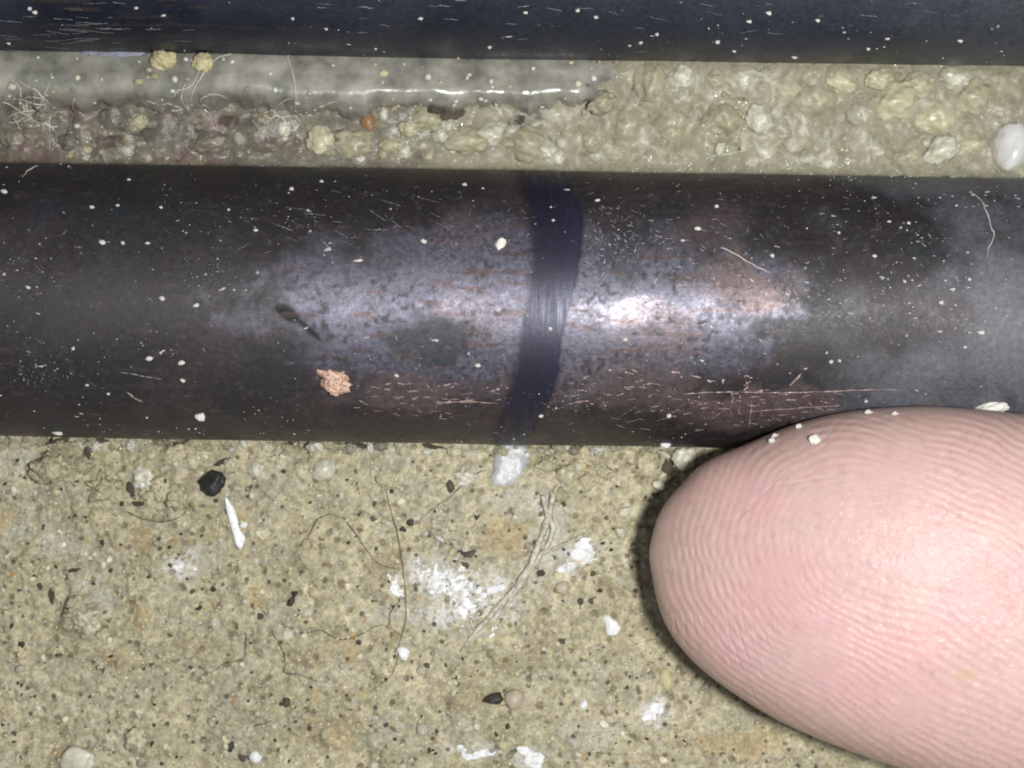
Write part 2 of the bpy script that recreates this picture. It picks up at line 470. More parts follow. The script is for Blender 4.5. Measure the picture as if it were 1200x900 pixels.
G = obj('mortar_ground', np.stack([GX, GY, H], -1).reshape(-1, 3), grid_faces(NX, NY), M['ground'],
        attrs=dict(col=np.clip(col, .01, .85).reshape(-1, 3), wet=wet.ravel()))
tag(G, 'rough sandy olive mortar bed under and between the two dark pipes', 'mortar', kind='structure')

def hgt(x, y):
    i = min(max(int(np.searchsorted(gx, x)), 1), NX - 1); j = min(max(int(np.searchsorted(gy, y)), 1), NY - 1)
    return float(H[j - 1:j + 1, i - 1:i + 1].max())
def ghit(px, py):
    z = 0.0
    for _ in range(12):
        P = at(px, py, z); z = .5 * z + .5 * hgt(P[0], P[1])
    P = at(px, py, z); P[2] = hgt(P[0], P[1]); return P
def hit(px, py, lift=0.0):
    best = ghit(px, py)
    for p in PIPES.values():
        h = pipe_hit(p, px, py, R + lift)
        if h is not None and h[0][2] > best[2]: best = h[0]
    return best
def mmpx(z=0): return K * (HC - z) / 1200

# ------------------------------------------------------------------ the pipes
def build_pipe(p, name, x_fine, th_lo, th_hi, step, painter):
    xs = np.concatenate([steps(-90, x_fine[0], 2.5), steps(*x_fine, step), steps(x_fine[1], 90.1, 2.5)])
    dth = step / R
    ths = np.concatenate([steps(th_lo, th_hi, dth), steps(th_hi, th_lo + 2 * np.pi - .03, .06)])
    X, T = np.meshgrid(xs, ths, indexing='ij')
    P = pipe_pt(p, X, T)
    px, py = project(P)
    # slow dents, a hair of a millimetre
    dz = .09 * (fbm(X, T * R, 7, 2, 5) - .5)
    P = P + dz[..., None] * (P - (np.array((0, p['Y'], p['Z'])) + X[..., None] * p['d'])) / R
    a = painter(X, T, px, py)
    nT = len(ths)
    # inner wall and end rings (the pipe is hollow)
    q = steps(0, 2 * np.pi, .13); xi = np.array((-90.0, 90.0))
    V = P.reshape(-1, 3); F = grid_faces(nT, len(xs), True)
    o = obj(name, V, F, M['pipe'], loc=(0, p['Y'], p['Z']), attrs={k: (v.reshape(-1, 3) if v.ndim == 3 else v.ravel()) for k, v in a.items()})
    Vi = pipe_pt(p, np.repeat(xi, len(q)), np.tile(q, 2), R - 1.0); Fi = grid_faces(len(q), 2, True)[:, ::-1]
    Vo = pipe_pt(p, np.repeat(xi, len(q)), np.tile(q, 2), R - .02)
    n = len(q); rim = []
    for e in (0, 1):
        for k in range(n):
            k1 = (k + 1) % n; rim.append((e * n + k, e * n + k1, 2 * n + e * n + k1, 2 * n + e * n + k))
    obj('pipe_bore', np.vstack([Vi, Vo]), np.vstack([Fi, np.array(rim)]), M['black'], parent=o)
    return o

def pblob(px, py, X, T, cx, cy, rx, ry, ang=0, wob=.5, seed=0):
    c, s = math.cos(math.radians(ang)), math.sin(math.radians(ang))
    dx, dy = px - cx, py - cy
    u, v = (dx * c + dy * s) / rx, (-dx * s + dy * c) / ry
    return np.hypot(u, v) + wob * 2 * (fbm(X, T * R, 1.6, 4, 200 + seed, .6) - .5)

def paint_front(X, T, px, py):
    Y = T * R
    n1 = fbm(X, Y, 7, 4, 301); n2 = fbm(X, Y, 1.6, 4, 311, .6); n3 = fbm(X, Y, .35, 3, 321, .65)
    st = fbm(X * .12, Y, .22, 3, 331)
    col = np.empty(X.shape + (3,)); col[:] = (.019, .0145, .0155)
    col = mixc(col, (.032, .022, .024), sstep(.45, .65, n1))
    col = mixc(col, (.012, .016, .018), sstep(.5, .7, n2) * .7)
    col = mixc(col, (.055, .05, .052), sstep(.62, .8, n3) * .5)
    rough = .52 + .22 * (n2 - .5) + .25 * (n3 - .5)
    metal = .10 + 0 * X
    # rubbed zone: thinner oxide; lavender highlight also put into its colour
    rub_sheen = 1 - sstep(.72, 1.1, pblob(px, py, X, T, 612, 362, 335, 100, 0, .3, 1) + .3 * (n3 - .5))
    col = mixc(col, (.124, .122, .156), rub_sheen * .9)
    metal = metal + rub_sheen * .68; rough = rough - .06 * rub_sheen
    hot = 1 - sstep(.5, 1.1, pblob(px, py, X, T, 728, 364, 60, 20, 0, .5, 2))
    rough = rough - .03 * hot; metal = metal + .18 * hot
    col = mixc(col, (.24, .23, .26), hot * .7)  # hot spot of the highlight, painted into the colour
    # pinkish bared copper
    for (cx, cy, rx, ry, m, s) in ((868, 335, 66, 38, .85, 3), (720, 455, 130, 30, .5, 4), (880, 478, 110, 26, .7, 5), (470, 462, 90, 24, .55, 6), (830, 270, 50, 30, .3, 7), (540, 270, 40, 40, .3, 8), (770, 400, 60, 40, .5, 21), (560, 380, 40, 40, .3, 22)):
        k = (1 - sstep(.45, 1.1, pblob(px, py, X, T, cx, cy, rx, ry, 0, .7, s))) * m
        col = mixc(col, (.135, .10, .10), k); metal = np.maximum(metal, .75 * k)
    # matt greenish-black stains over it
    for (cx, cy, rx, ry, m, s) in ((500, 402, 52, 34, .9, 9), (318, 435, 45, 35, .8, 10), (268, 330, 22, 60, .8, 11), (728, 300, 26, 30, .6, 12), (900, 385, 24, 16, .6, 13), (1085, 300, 26, 24, .6, 14), (1010, 420, 24, 30, .5, 15), (960, 322, 20, 24, .6, 16), (440, 300, 60, 26, .4, 17), (100, 420, 90, 40, .4, 18), (180, 260, 120, 50, .4, 19), (790, 325, 40, 10, .5, 20)):
        k = (1 - sstep(.6, 1.1, pblob(px, py, X, T, cx, cy, rx, ry, 0, .75, s) + .4 * (n3 - .5))) * m * .85
        col = mixc(col, (.012, .016, .017), k); metal = metal * (1 - .8 * k); rough = rough + .12 * k
    # the dark tapered smear
    k = (1 - sstep(.7, 1.1, pblob(px, py, X, T, 337, 367, 19, 9, 35, .06, 30)))
    k = np.maximum(k, (1 - sstep(.6, 1.1, pblob(px, py, X, T, 362, 386, 24, 4, 42, .05, 31))))
    col = mixc(col, (.010, .011, .013), k); metal = metal * (1 - k); rough = rough + .35 * k
    # dust on the right, plus a blue-grey reflected haze put into the colour
    film = sstep(900, 1060, px + 90 * (n2 - .5)) * sstep(.3, .6, fbm(X, Y, 5, 4, 341))
    col = mixc(col, (.125, .132, .152), film * .7); rough = rough + .05 * film
    film2 = (1 - sstep(90, 330, px)) * sstep(.46, .66, fbm(X, Y, 3.5, 4, 345))
    col = mixc(col, (.044, .036, .050), film2 * .2)
    # fine pitting: bright crumbs of bare metal and dark pits
    pit = sstep(.60, .68, fbm(X, Y, .22, 2, 351)) * sstep(.4, .62, n2)
    col = mixc(col, (.008, .008, .01), pit * .75 * np.clip(rub_sheen + .3, 0, 1)); metal = metal * (1 - .6 * pit)
    col = mixc(col, (.09, .055, .05), sstep(.62, .75, st) * .5 * (rub_sheen + .25))
    return dict(col=np.clip(col, .004, .9), rough=np.clip(rough, .22, .9), metal=np.clip(metal, 0, .9))

def paint_back(X, T, px, py):
    Y = T * R
    n1 = fbm(X, Y, 7, 4, 401); n2 = fbm(X, Y, 1.4, 4, 411, .6); st = fbm(X * .1, Y, .2, 3, 431)
    col = np.empty(X.shape + (3,)); col[:] = (.012, .015, .025)
    col = mixc(col, (.024, .028, .042), sstep(.42, .65, n1))
    col = mixc(col, (.06, .045, .035), sstep(.6, .75, st) * .5 * (1 - sstep(150, 700, px)))
    col = mixc(col, (.075, .08, .09), sstep(980, 1180, px + 120 * (n2 - .5)) * .8)  # blurred grey reflection at the right end, put into the colour
    col = mixc(col, (.036, .042, .054), sstep(300, 700, px) * .5)
    rough = .45 + .3 * (n2 - .5)
    return dict(col=np.clip(col, .004, .9), rough=np.clip(rough, .2, .9), metal=.15 + 0 * X)

front = build_pipe(PIPES['front'], 'pipe', (-30, 30), -1.75, 1.62, .09, paint_front)
tag(front, 'nearer dark oxidised copper pipe with an ink band round it and the finger against it', 'pipe')
back = build_pipe(PIPES['back'], 'pipe', (-30, 30), -1.75, .35, .12, paint_back)
tag(back, 'blue-black pipe along the top edge of the photo, no ink band', 'pipe')

# ink band round the front pipe, a thin coat of its own
def px2pipe(p, px, py):
    h = pipe_hit(p, px, py); return h[1], h[2]
L_e = [(598, 203), (600, 222), (610, 250), (614, 290), (611, 340), (604, 390), (594, 430), (584, 465), (575, 500), (572, 519)]
R_e = [(662, 203), (673, 222), (687, 252), (688, 285), (679, 330), (667, 372), (661, 400), (659, 440), (642, 480), (614, 519)]
pf = PIPES['front']
def edge_fn(pts):
    q = np.array([px2pipe(pf, *a) for a in pts]); o = np.argsort(q[:, 1]); return q[o, 1], q[o, 0]
lt, lx = edge_fn(L_e); rt, rx = edge_fn(R_e)
tt = np.linspace(-1.9, 1.9, 420)
def smooth(a, n):
    k = np.hanning(n + 2)[1:-1]; k /= k.sum(); return np.convolve(np.pad(a, n // 2, mode='edge'), k, 'same')[n // 2:-(n // 2)]
le = smooth(np.interp(tt, lt, lx), 31) + .16 * (fbm(tt * R, 0 * tt, .5, 3, 7) - .5)
re = smooth(np.interp(tt, rt, rx), 31) + .22 * (fbm(tt * R, 0 * tt, .5, 3, 8) - .5)
w = np.linspace(0, 1, 42)
Xb = le[:, None] * (1 - w) + re[:, None] * w
thick = .006 + .02 * np.sin(np.pi * np.clip(w, 0, 1)) ** .35
cov_ = (sstep(0, .30, w) * (1 - sstep(.86, 1, w)))[None] * (.80 + .25 * sstep(.5, .9, w))[None] + 0 * Xb
Vb = pipe_pt(pf, Xb, np.repeat(tt[:, None], len(w), 1), R + .016 + thick[None, :])
obj('ink_band', Vb.reshape(-1, 3), grid_faces(len(w), len(tt))[:, ::-1], M['ink'], parent=front, attrs=dict(cov=cov_.ravel()))

# ------------------------------------------------------------------ the finger
ang = math.radians(12); ca, sa = math.cos(ang), math.sin(ang)
TIP = (766.5, 643.0)
ZM = 8.0; pxmm = mmpx(ZM)
TOPP = [(0, 0), (1.9, 32), (18.6, 73.5), (41.7, 109), (85.8, 142), (139, 179), (195, 206), (272, 228.5), (341, 239), (391, 243.7), (470, 247), (620, 243), (800, 236), (1000, 240), (1300, 250)]
BOTP = [(0, 0), (6.5, -28.3), (13.2, -45), (38.3, -91), (75.9, -124), (127, -149), (193, -170.5), (278, -185), (330, -190.4), (400, -195), (470, -197), (620, -194), (800, -190), (1000, -195), (1300, -205)]
def prof(pts, u):
    q = np.array(pts, float) * pxmm
    s = np.sqrt(np.maximum(u, 0)); qs = np.sqrt(np.maximum(q[:, 0], 0))
    # densify with catmull in (sqrt u, v)
    cm = catmull(np.stack([qs, q[:, 1], 0 * qs], 1), 10)
    return np.interp(s, cm[:, 0], cm[:, 1])
LF = 1250 * pxmm
u_a = 2.2 * (1 - np.cos(np.linspace(0, np.pi / 2, 60))) * 1.0
us = np.concatenate([u_a[:-1], steps(2.2, 26, .075), steps(26, LF, .8)])
us[0] = 1e-4
top = prof(TOPP, us); bot = prof(BOTP, us)
cv = (top + bot) / 2; wv = np.maximum((top - bot) / 2, 1e-3)
rise = np.sqrt(np.clip(1 - (1 - np.clip(us / 15.0, 0, 1)) ** 2, 0, 1))
hu = 6.4 * rise ** 1.05; hd = 6.0 * rise
hu = hu - 1.0 * sstep(24, 34, us)
ph = np.concatenate([np.linspace(-.12, np.pi + .12, 430), np.linspace(np.pi + .12, 2 * np.pi - .12, 82)[1:-1]])
PH, US = np.meshgrid(ph, us)
cph, sph = np.cos(PH), np.sin(PH)
VV = cv[:, None] + wv[:, None] * np.sign(cph) * np.abs(cph) ** .9
ZZ = np.where(sph > 0, hu[:, None] * np.abs(sph) ** .85, -hd[:, None] * np.abs(sph) ** .95)
mid = 5.7 + 1.1 * sstep(0, 12, US) + .075 * np.minimum(US, 30) + .03 * VV
ZZ = ZZ + mid
tip_mm = at(*TIP, ZM)
du = np.array((ca, -sa)); dv = np.array((sa, ca))         # world directions of u and v (v is up in the picture)
FP = np.stack([tip_mm[0] + US * du[0] + VV * dv[0], tip_mm[1] + US * du[1] + VV * dv[1], ZZ], -1)
# soft pads: slow swellings
FP[..., 2] += .25 * (fbm(US, VV, 5, 2, 500) - .5) * np.clip(sph, 0, 1)
# keep it from entering the pipe: flesh gives way where it is pressed on
cxy = FP - np.array((0, pf['Y'], pf['Z'])); rad = cxy - (cxy @ pf['d'])[..., None] * pf['d']
rr = np.linalg.norm(rad, axis=-1)
push = np.clip(R + .05 - rr, 0, None)
FP += rad / rr[..., None] * push[..., None]
# smooth normals of the grid
dU = np.gradient(FP, axis=0); dP = np.gradient(FP, axis=1)
Nn = np.cross(dU, dP); Nn /= np.linalg.norm(Nn, axis=-1)[..., None] + 1e-12
if Nn[len(us) // 2, 215, 2] < 0: Nn = -Nn
# friction ridges: nested arches round a core, running along the finger behind it
UF, VF = 8.8, 2.6
wu = US + 1.1 * (fbm(US, VV, 4.5, 3, 510) - .5); wvv = VV + 1.1 * (fbm(US, VV, 4.5, 3, 511) - .5)
a_, b_ = (wu - UF) * .974 - (wvv - VF) * .225, (wvv - VF) * .974 + (wu - UF) * .225
b2 = b_ / (1 + .018 * np.clip(a_, 0, None))
dist = np.where(a_ < 0, np.hypot(a_, b2), np.abs(b2) + .0 * a_)
dist = np.sqrt(dist ** 2 + .3)
phase = dist / .365 + .55 * fbm(US, VV, 1.3, 2, 520)
s = np.sin(2 * np.pi * phase)
ridge = .5 + .5 * np.tanh(1.6 * s) / np.tanh(1.6)
along = np.where(a_ < 0, np.arctan2(b2, a_) * np.maximum(dist, 1.5), a_)
bead = .55 + .45 * np.sin(2 * np.pi * (along / .44 + 3 * fbm(US, VV, 2.5, 2, 530) + 5.3 * np.floor(phase)))
bead2 = fbm(US, VV, .55, 2, 540)
lowr = sstep(-3, 4, -VV + .0 * US)                         # beaded towards the lower side
faint = 1 - .9 * np.exp(-((((US - 8.4) / 4.2) ** 2 + ((VV - 3.6) / 3.4) ** 2) ** 1.5))
amp = np.clip(sph * 3.2, 0, 1) * sstep(.2, 1.6, US) * faint * (.25 + .75 * sstep(.25, .6, fbm(US, VV, 2.6, 3, 545))) * (.55 + .75 * bead2)
amp *= 1 - sstep(28, 34, US)
disp = amp * (.033 * ridge * (1 - .75 * (.25 + .75 * lowr) * (1 - bead)) + .012 * (bead2 - .5))
# a few skin creases
def crease(u0, v0, u1, v1, wd):
    A = np.array((u0, v0)); B = np.array((u1, v1)); L = np.linalg.norm(B - A); d = (B - A) / L
    t = np.clip(((US - u0) * d[0] + (VV - v0) * d[1]) / L, 0, 1)
    return np.exp(-(np.hypot(US - u0 - t * (u1 - u0), VV - v0 - t * (v1 - v0) + .15 * (fbm(US, VV, .8, 2, 560) - .5)) / wd) ** 2)
for c in ((15.5, -7.4, 17.4, -6.9, .09), (5, 4.5, 7.5, 5.5, .07), (3.2, 2.0, 5.4, 5.4, .06), (2.2, -1.0, 3.2, 3.0, .06)):
    disp = disp - .022 * crease(*c)
FPd = FP + Nn * disp[..., None]
cross = sstep(.80, .97, np.abs(np.sin(np.pi * (along / .9 + 1.6 * fbm(US, VV, 1.6, 3, 535))))) * sstep(.42, .6, fbm(US, VV, 2.2, 2, 536))
FPd = FPd - Nn * (.020 * cross * amp)[..., None]
# colour: pinker pad, tan and paler sides
pink = fbm(US, VV, 3.5, 3, 570)
side = np.abs(VV - cv[:, None]) / np.maximum(wv[:, None], .3)
fc = np.empty(US.shape + (3,)); fc[:] = (.525, .357, .332)
fc = mixc(fc, (.54, .335, .325), sstep(.32, .62, pink) * .85)
fc = mixc(fc, (.47, .32, .265), sstep(.62, .98, side) * .75)
fc = mixc(fc, (.47, .325, .275), (1 - sstep(.6, 5.0, US)) * .7)
fc = mixc(fc, (.48, .30, .275), np.clip((1 - ridge) * amp, 0, 1) * .15)
blot = fbm(US, VV, 1.7, 4, 575, .6)
fc = mixc(fc, (.54, .28, .27), sstep(.55, .8, blot) * .18); fc = mixc(fc, (.53, .385, .34), sstep(.55, .75, fbm(US, VV, 2.4, 4, 576)) * .3)
fc = mixc(fc, (.40, .25, .20), sstep(.70, .80, fbm(US, VV, .32, 3, 577)) * .35)
fc = mixc(fc, (.48, .34, .20), np.exp(-(((US - 14.9) / .55) ** 2 + ((VV + 2.3) / .3) ** 2)) * .6)
fV = FPd.reshape(-1, 3); fF = grid_faces(len(ph), len(us), True)
# tip cap and far end cap
n0 = len(fV); tipc = fV[:len(ph)].mean(0); endc = fV[-len(ph):].mean(0) + np.array((3.0 * ca, -3.0 * sa, 0))
kk = np.arange(len(ph)); k1 = (kk + 1) % len(ph); last = (len(us) - 1) * len(ph)
q = np.vstack([fF[:, [0, 1, 2]], fF[:, [0, 2, 3]], np.stack([np.full_like(kk, n0), k1, kk], 1), np.stack([np.full_like(kk, n0 + 1), last + kk, last + k1], 1)])
fcv = np.vstack([fc.reshape(-1, 3), fc[0, 0], fc[-1, 0]])
finger = obj('finger', np.vstack([fV, tipc, endc]), q, M['skin'], loc=(tip_mm[0], tip_mm[1], 2.0), attrs=dict(col=np.clip(fcv, 0, 1)))
tag(finger, 'bare pink fingertip, ridged pad up, pressed against the lower side of the pipe', 'finger')
fpx, fpy = project(FPd[:, 40:390])
def fhit(px, py):
    k = np.argmin((fpx - px) ** 2 + (fpy - py) ** 2); return FPd[:, 40:390].reshape(-1, 3)[k]

# ------------------------------------------------------------------ grey sealant bead in the gap, along the back pipe
bx = np.concatenate([steps(-75, -30, 1.0), steps(-30, 6.9, .12)])
def yline(px_top, z): return at(600, px_top, z)[1]
prof_n = 40
tpar = np.linspace(0, 1, prof_n)
BX, BT = np.meshgrid(bx, tpar, indexing='ij')
wave = fbm(BX, 0 * BX, 3.5, 3, 600) - .5
endk = np.sqrt(np.clip((6.95 - BX) / 3.2, 0, 1))
y_hi = 18.55 - .0136 * BX + .15 * wave
y_lo = 14.9 - .0136 * BX + .9 * wave  + .9 * sstep(-12, 4, BX) * .4
y_lo = np.where(BX < -26, y_lo + .25, y_lo)
cy = (y_hi + y_lo) / 2 + (1 - endk) * .2; hw = (y_hi - y_lo) / 2 * (.35 + .65 * endk)
ang_ = np.pi * BT
by = cy + hw * np.cos(ang_) + BT ** 5 * 1.5 * (fbm(BX, 0 * BX, .9, 4, 601, .6) - .5)
bz = -.9 + (1.65 + .35 * wave) * endk * np.sin(np.pi * BT ** 1.7) ** .85 + .8 * (1 - sstep(-15, -3, BX)) * np.sin(ang_) + .55 * (np.cos(ang_) > 0) * np.cos(ang_) * endk
bz = bz + .12 * (fbm(BX * .2, by, 1.1, 2, 610) - .5) * np.sin(ang_) + .10 * (fbm(BX, by, .5, 3, 620) - .5) * sstep(-8, 4, BX) + .012 * (fbm(BX, by, .3, 3, 621) - .5)
Bv = np.stack([BX + 0 * by, by, bz], -1).reshape(-1, 3)
bF = grid_faces(prof_n, len(bx))[:, ::-1]
bkeep = BX.ravel()[bF].mean(1) < 6.6 - 2.6 * fbm(0 * Bv[bF, 1].mean(1), Bv[bF, 1].mean(1), .9, 3, 630) - 1.0 * fbm(Bv[bF, 0].mean(1), Bv[bF, 1].mean(1), .4, 2, 631)
bead_o = obj('sealant_bead', Bv, bF[bkeep], M['gel'], loc=(-20, 16.5, -.9))
tag(bead_o, 'glossy grey bead of sealant lying along the upper pipe, ending mid way', 'sealant bead')
def bead_z(x, y):
    i = int(np.clip(np.searchsorted(bx, x), 0, len(bx) - 1))
    if x > 6.9: return -9
    yy, zz = by[i], bz[i]
    if y > yy.max() or y < yy.min(): return -9
    return float(np.interp(-y, -yy, zz))
def gaphit(px, py):
    z = 0.
    for _ in range(14):
        P = at(px, py, z); z = .5 * z + .5 * max(hgt(P[0], P[1]), bead_z(P[0], P[1]))
    P = at(px, py, z); return P
def anyhit(px, py):
    g = gaphit(px, py); h = hit(px, py)
    return h if h[2] > g[2] else g

# clear resin that has soaked over the gap, standing up at both pipes
fx = steps(-45, 45, .14); ft = np.linspace(0, 1, 44)
FXX, FT = np.meshgrid(fx, ft, indexing='ij')
fy0, fy1 = 11.35 - .0162 * FXX, 18.2 - .0136 * FXX
FY = lerp(fy0, fy1, FT)
FZ = -.72 + .15 * sstep(0, 8, FXX) + .9 * np.exp(-(FT * 6.85 / .55) ** 2) + .9 * np.exp(-((1 - FT) * 6.85 / .5) ** 2) + 1.1 * (fbm(FXX, FY, 2.4, 3, 640) - .5) + .5 * (fbm(FXX, FY, .6, 3, 641) - .5)
fg = 1 - sstep(-18, 4, FXX + 9 * (fbm(FXX, FY, 3, 3, 650) - .5))
fcol = np.empty(FXX.shape + (3,)); fcol[:] = (.42, .395, .29)
fcol = mixc(fcol, (.15, .135, .115), fg * .85)
fcol = mixc(fcol, (.20, .14, .12), fg * sstep(.5, .68, fbm(FXX, FY, 1.5, 3, 660)))
fm, fnt, fb = nodes('cloudy_resin'); fv = mapping(fnt)
fnt.links.new(attr(fnt, 'col'), fb.inputs['Base Color']); fb.inputs['Roughness'].default_value = .34
fnt.links.new(maprange(fnt, noise_n(fnt, fv, .9, 5, .6), .34, .66, .14, .74), fb.inputs['Alpha'])
bump(fnt, fb, noise_n(fnt, fv, 4, 5, .6), .04)
tag(obj('resin_film', np.stack([FXX, FY, FZ], -1).reshape(-1, 3), grid_faces(44, len(fx))[:, ::-1], fm, parent=G, attrs=dict(col=fcol.reshape(-1, 3))), kind='stuff')

# ------------------------------------------------------------------ mortar lumps in the gap: parts of the mortar
protos = {}
def proto(kind, mat, i):
    k = (kind, mat, i)
    if k not in protos:
        sub, rough, fac = dict(lump=(4, .36, 0), stone=(3, .38, 5), grain=(2, .3, 4), round=(3, .22, 0), nodule=(4, .62, 0), tiny=(1, .3, 0))[kind]
        V, F = lump(sub, rough, 30 + i * 7, fac, 2.2 if kind == 'nodule' else 1.3)
        protos[k] = mesh_np(kind + '_' + mat, V, F, M[mat], smooth=kind != 'grain')
    return protos[k]
def rrot(): return tuple(rng.uniform(0, 6.28, 3))
def place(name, kind, mat, px, py, rx, ry, sink=.35, parent=None, h=None, rot=None, hz=None, i=None):
    """a solid resting on whatever is at px, py; rx, ry in photo pixels"""
    P = (h or anyhit)(px, py); s = mmpx(P[2])
    a, b = rx * s, ry * s; c = hz * s if hz else (a * b) ** .5 * .8
    me = proto(kind, mat, int(rng.integers(0, 5)) if i is None else i)
    return put(name, me, (P[0], P[1], P[2] + c * (1 - 2 * sink)), (a, b, c), rot if rot else (0, 0, rng.uniform(-.5, .5)), parent)

gap_lumps = [('lump', 130, 139, 17, 12), ('lump', 162, 143, 13, 10), ('lump', 193, 141, 17, 11), ('lump', 150, 160, 15, 8), ('palelump', 150, 176, 13, 7), ('lump', 82, 166, 12, 8),
  ('lump', 250, 168, 24, 12), ('lump', 378, 165, 17, 18), ('lump', 412, 168, 26, 18), ('lump', 502, 138, 20, 17), ('lump', 545, 165, 28, 16), ('palelump', 575, 158, 22, 15), ('lump', 618, 168, 32, 20),
  ('palelump', 640, 178, 20, 12), ('palelump', 655, 132, 20, 15), ('lump', 690, 165, 18, 14), ('lump', 735, 146, 27, 25), ('lump', 722, 172, 20, 15), ('lump', 765, 98, 20, 22), ('lump', 790, 140, 24, 26), ('palelump', 800, 90, 15, 14),
  ('lump', 838, 95, 16, 13), ('palelump', 872, 92, 18, 14), ('lump', 850, 140, 22, 18), ('palelump', 890, 140, 14, 18), ('palelump', 896, 180, 16, 14), ('palelump', 930, 170, 11, 9), ('palelump', 960, 164, 15, 9), ('palelump', 968, 186, 14, 12),
  ('palelump', 1007, 164, 15, 18), ('lump', 920, 105, 24, 16), ('lump', 955, 118, 22, 16), ('lump', 985, 95, 20, 14), ('lump', 1050, 120, 30, 22), ('lump', 1075, 100, 20, 15), ('lump', 1100, 140, 26, 20), ('lump', 1065, 183, 16, 12), ('palelump', 1105, 175, 22, 14),
  ('lump', 1135, 170, 22, 16), ('lump', 1140, 115, 24, 22), ('lump', 1170, 100, 24, 16), ('palelump', 1120, 90, 18, 12), ('lump', 1030, 92, 18, 13), ('palelump', 1010, 135, 14, 12), ('lump', 705, 120, 16, 12), ('lump', 310, 170, 18, 10), ('lump', 20, 165, 18, 12), ('palelump', 330, 150, 12, 9), ('lump', 460, 170, 14, 9), ('lump', 480, 150, 12, 9)]
for mat, px, py, rx, ry in gap_lumps:
    if px < 330 and (px * 7) % 3: mat = 'grimelump'
    place('mortar_lump', 'lump', mat, px, py, rx, ry, .5, G, gaphit)
for k in range(110):
    px = rng.uniform(-40, 1240); py = rng.uniform(82, 194) if px > 740 else rng.uniform(134, 190)
    place('mortar_lump', 'lump', ('grimelump' if px < 420 and rng.random() < .8 else 'palelump' if rng.random() < .4 else 'lump'), px, py, rng.uniform(4, 11), rng.uniform(4, 9), .4, G, gaphit)
# grains piled against the pipe's lower side
for k in range(90):
    px = rng.uniform(-10, 800); py = 512 + .0135 * px + rng.uniform(1, 11)
    place('mortar_lump', 'nodule' if rng.random() < .5 else 'lump', str(rng.choice(['nodule', 'lump', 'palelump', 'grimelump'], p=[.45, .25, .15, .15])), px, py, rng.uniform(3, 9), rng.uniform(3, 6.5), .45, G, ghit)
# coarse nodules on the open mortar
for px, py, r in ((60, 548, 22), (95, 545, 13), (122, 572, 17), (170, 560, 15), (192, 572, 18), (208, 583, 14), (178, 585, 13), (205, 532, 13), (225, 540, 10), (330, 540, 13), (352, 552, 10), (300, 550, 9), (270, 545, 8), (95, 722, 17), (88, 708, 11), (105, 732, 12), (120, 745, 9), (640, 545, 12), (665, 556, 14), (690, 565, 12), (705, 552, 10), (655, 580, 10), (160, 868, 13), (175, 880, 10), (452, 560, 12), (545, 560, 12)):
    place('mortar_lump', str(rng.choice(['lump', 'nodule'])), str(rng.choice(['lump', 'nodule', 'palelump'], p=[.35, .5, .15])), px, py, r, r * .9, .6, G, ghit)

# sand grains proud of the mortar: the largest as parts, dark ones too, the rest as one mass
free = lambda px, py: not (px > 770 and py > 480 and (px > 830 or py < 860))
cnt = 0
while cnt < 280:
    px, py = rng.uniform(-20, 1060), rng.uniform(524, 915)
    if not free(px, py): continue
    r = 2.6 + 2.2 * rng.random() ** 2 + (3 if rng.random() < .06 else 0)
    m = rng.choice(['grain', 'palegrain', 'greygrain'], p=[.5, .3, .2])
    place('sand_grain', 'grain', str(m), px, py, r * rng.uniform(.8, 1.4), r, .5, G, ghit, rot=rrot()); cnt += 1
dk = [(437, 607, 7, 5), (250, 690, 5, 4), (340, 705, 7, 8), (345, 695, 5, 5), (305, 722, 6, 6), (480, 612, 9, 6), (472, 620, 5, 7), (680, 705, 6, 8), (692, 704, 6, 6), (659, 752, 6, 5), (493, 857, 7, 9), (594, 852, 5, 6), (582, 862, 4, 6), (268, 875, 10, 9), (285, 888, 8, 5), (334, 823, 9, 7), (143, 590, 4, 4), (46, 687, 5, 7), (13, 733, 4, 6), (25, 755, 6, 6), (550, 650, 14, 6), (545, 662, 9, 5), (458, 575, 5, 4), (527, 571, 9, 9), (660, 590, 6, 5), (694, 672, 5, 5), (452, 849, 5, 4), (500, 780, 7, 5), (536, 905, 6, 5), (362, 853, 6, 5), (420, 752, 6, 5), (88, 605, 4, 5), (120, 635, 4, 5), (130, 668, 3, 4), (225, 693, 4, 4), (233, 712, 5, 4), (180, 850, 4, 3)]
for px, py, rx, ry in dk:
    place('dark_grain', 'stone', 'dark', px, py, rx * .75, ry * .75, .66, G, ghit, rot=(0, 0, rng.uniform(-.6, .6)))
cnt = 0
while cnt < 150:
    px, py = rng.uniform(-10, 1040), rng.uniform(526, 910)
    if not free(px, py): continue
    r = 2.0 + 1.8 * rng.random()
    place('dark_grain', 'stone', 'dark', px, py, r * .75, r * .75 * rng.uniform(.6, 1.4), .6, G, ghit, rot=rrot()); cnt += 1
def scatter(n, mat, rlo, rhi, ybox, seed, name):
    r_ = np.random.default_rng(seed); parts = []
    V0, F0 = lump(1, .35, 77, 0)
    for _ in range(n):
        x, y = r_.uniform(-29, 29), r_.uniform(*ybox); r = r_.uniform(rlo, rhi); z = hgt(x, y)
        q = Euler(r_.uniform(0, 6.28, 3)).to_matrix(); S = V0 * (r * r_.uniform(.7, 1.3, 3)) @ np.array(q).T
        parts.append((S + (x, y, z + r * .1), F0))
    V, F = join(parts)
    return tag(obj(name, V, F, M[mat], parent=G, smooth=False), kind='stuff')
scatter(2600, 'grain', .035, .085, (-22.5, -2.6), 1, 'loose_sand')
scatter(1300, 'palegrain', .03, .075, (-22.5, -2.6), 2, 'pale_sand')
scatter(500, 'dark', .03, .06, (-22.5, -2.6), 3, 'dark_sand')
scatter(700, 'palegrain', .03, .08, (11, 18), 4, 'gap_sand')

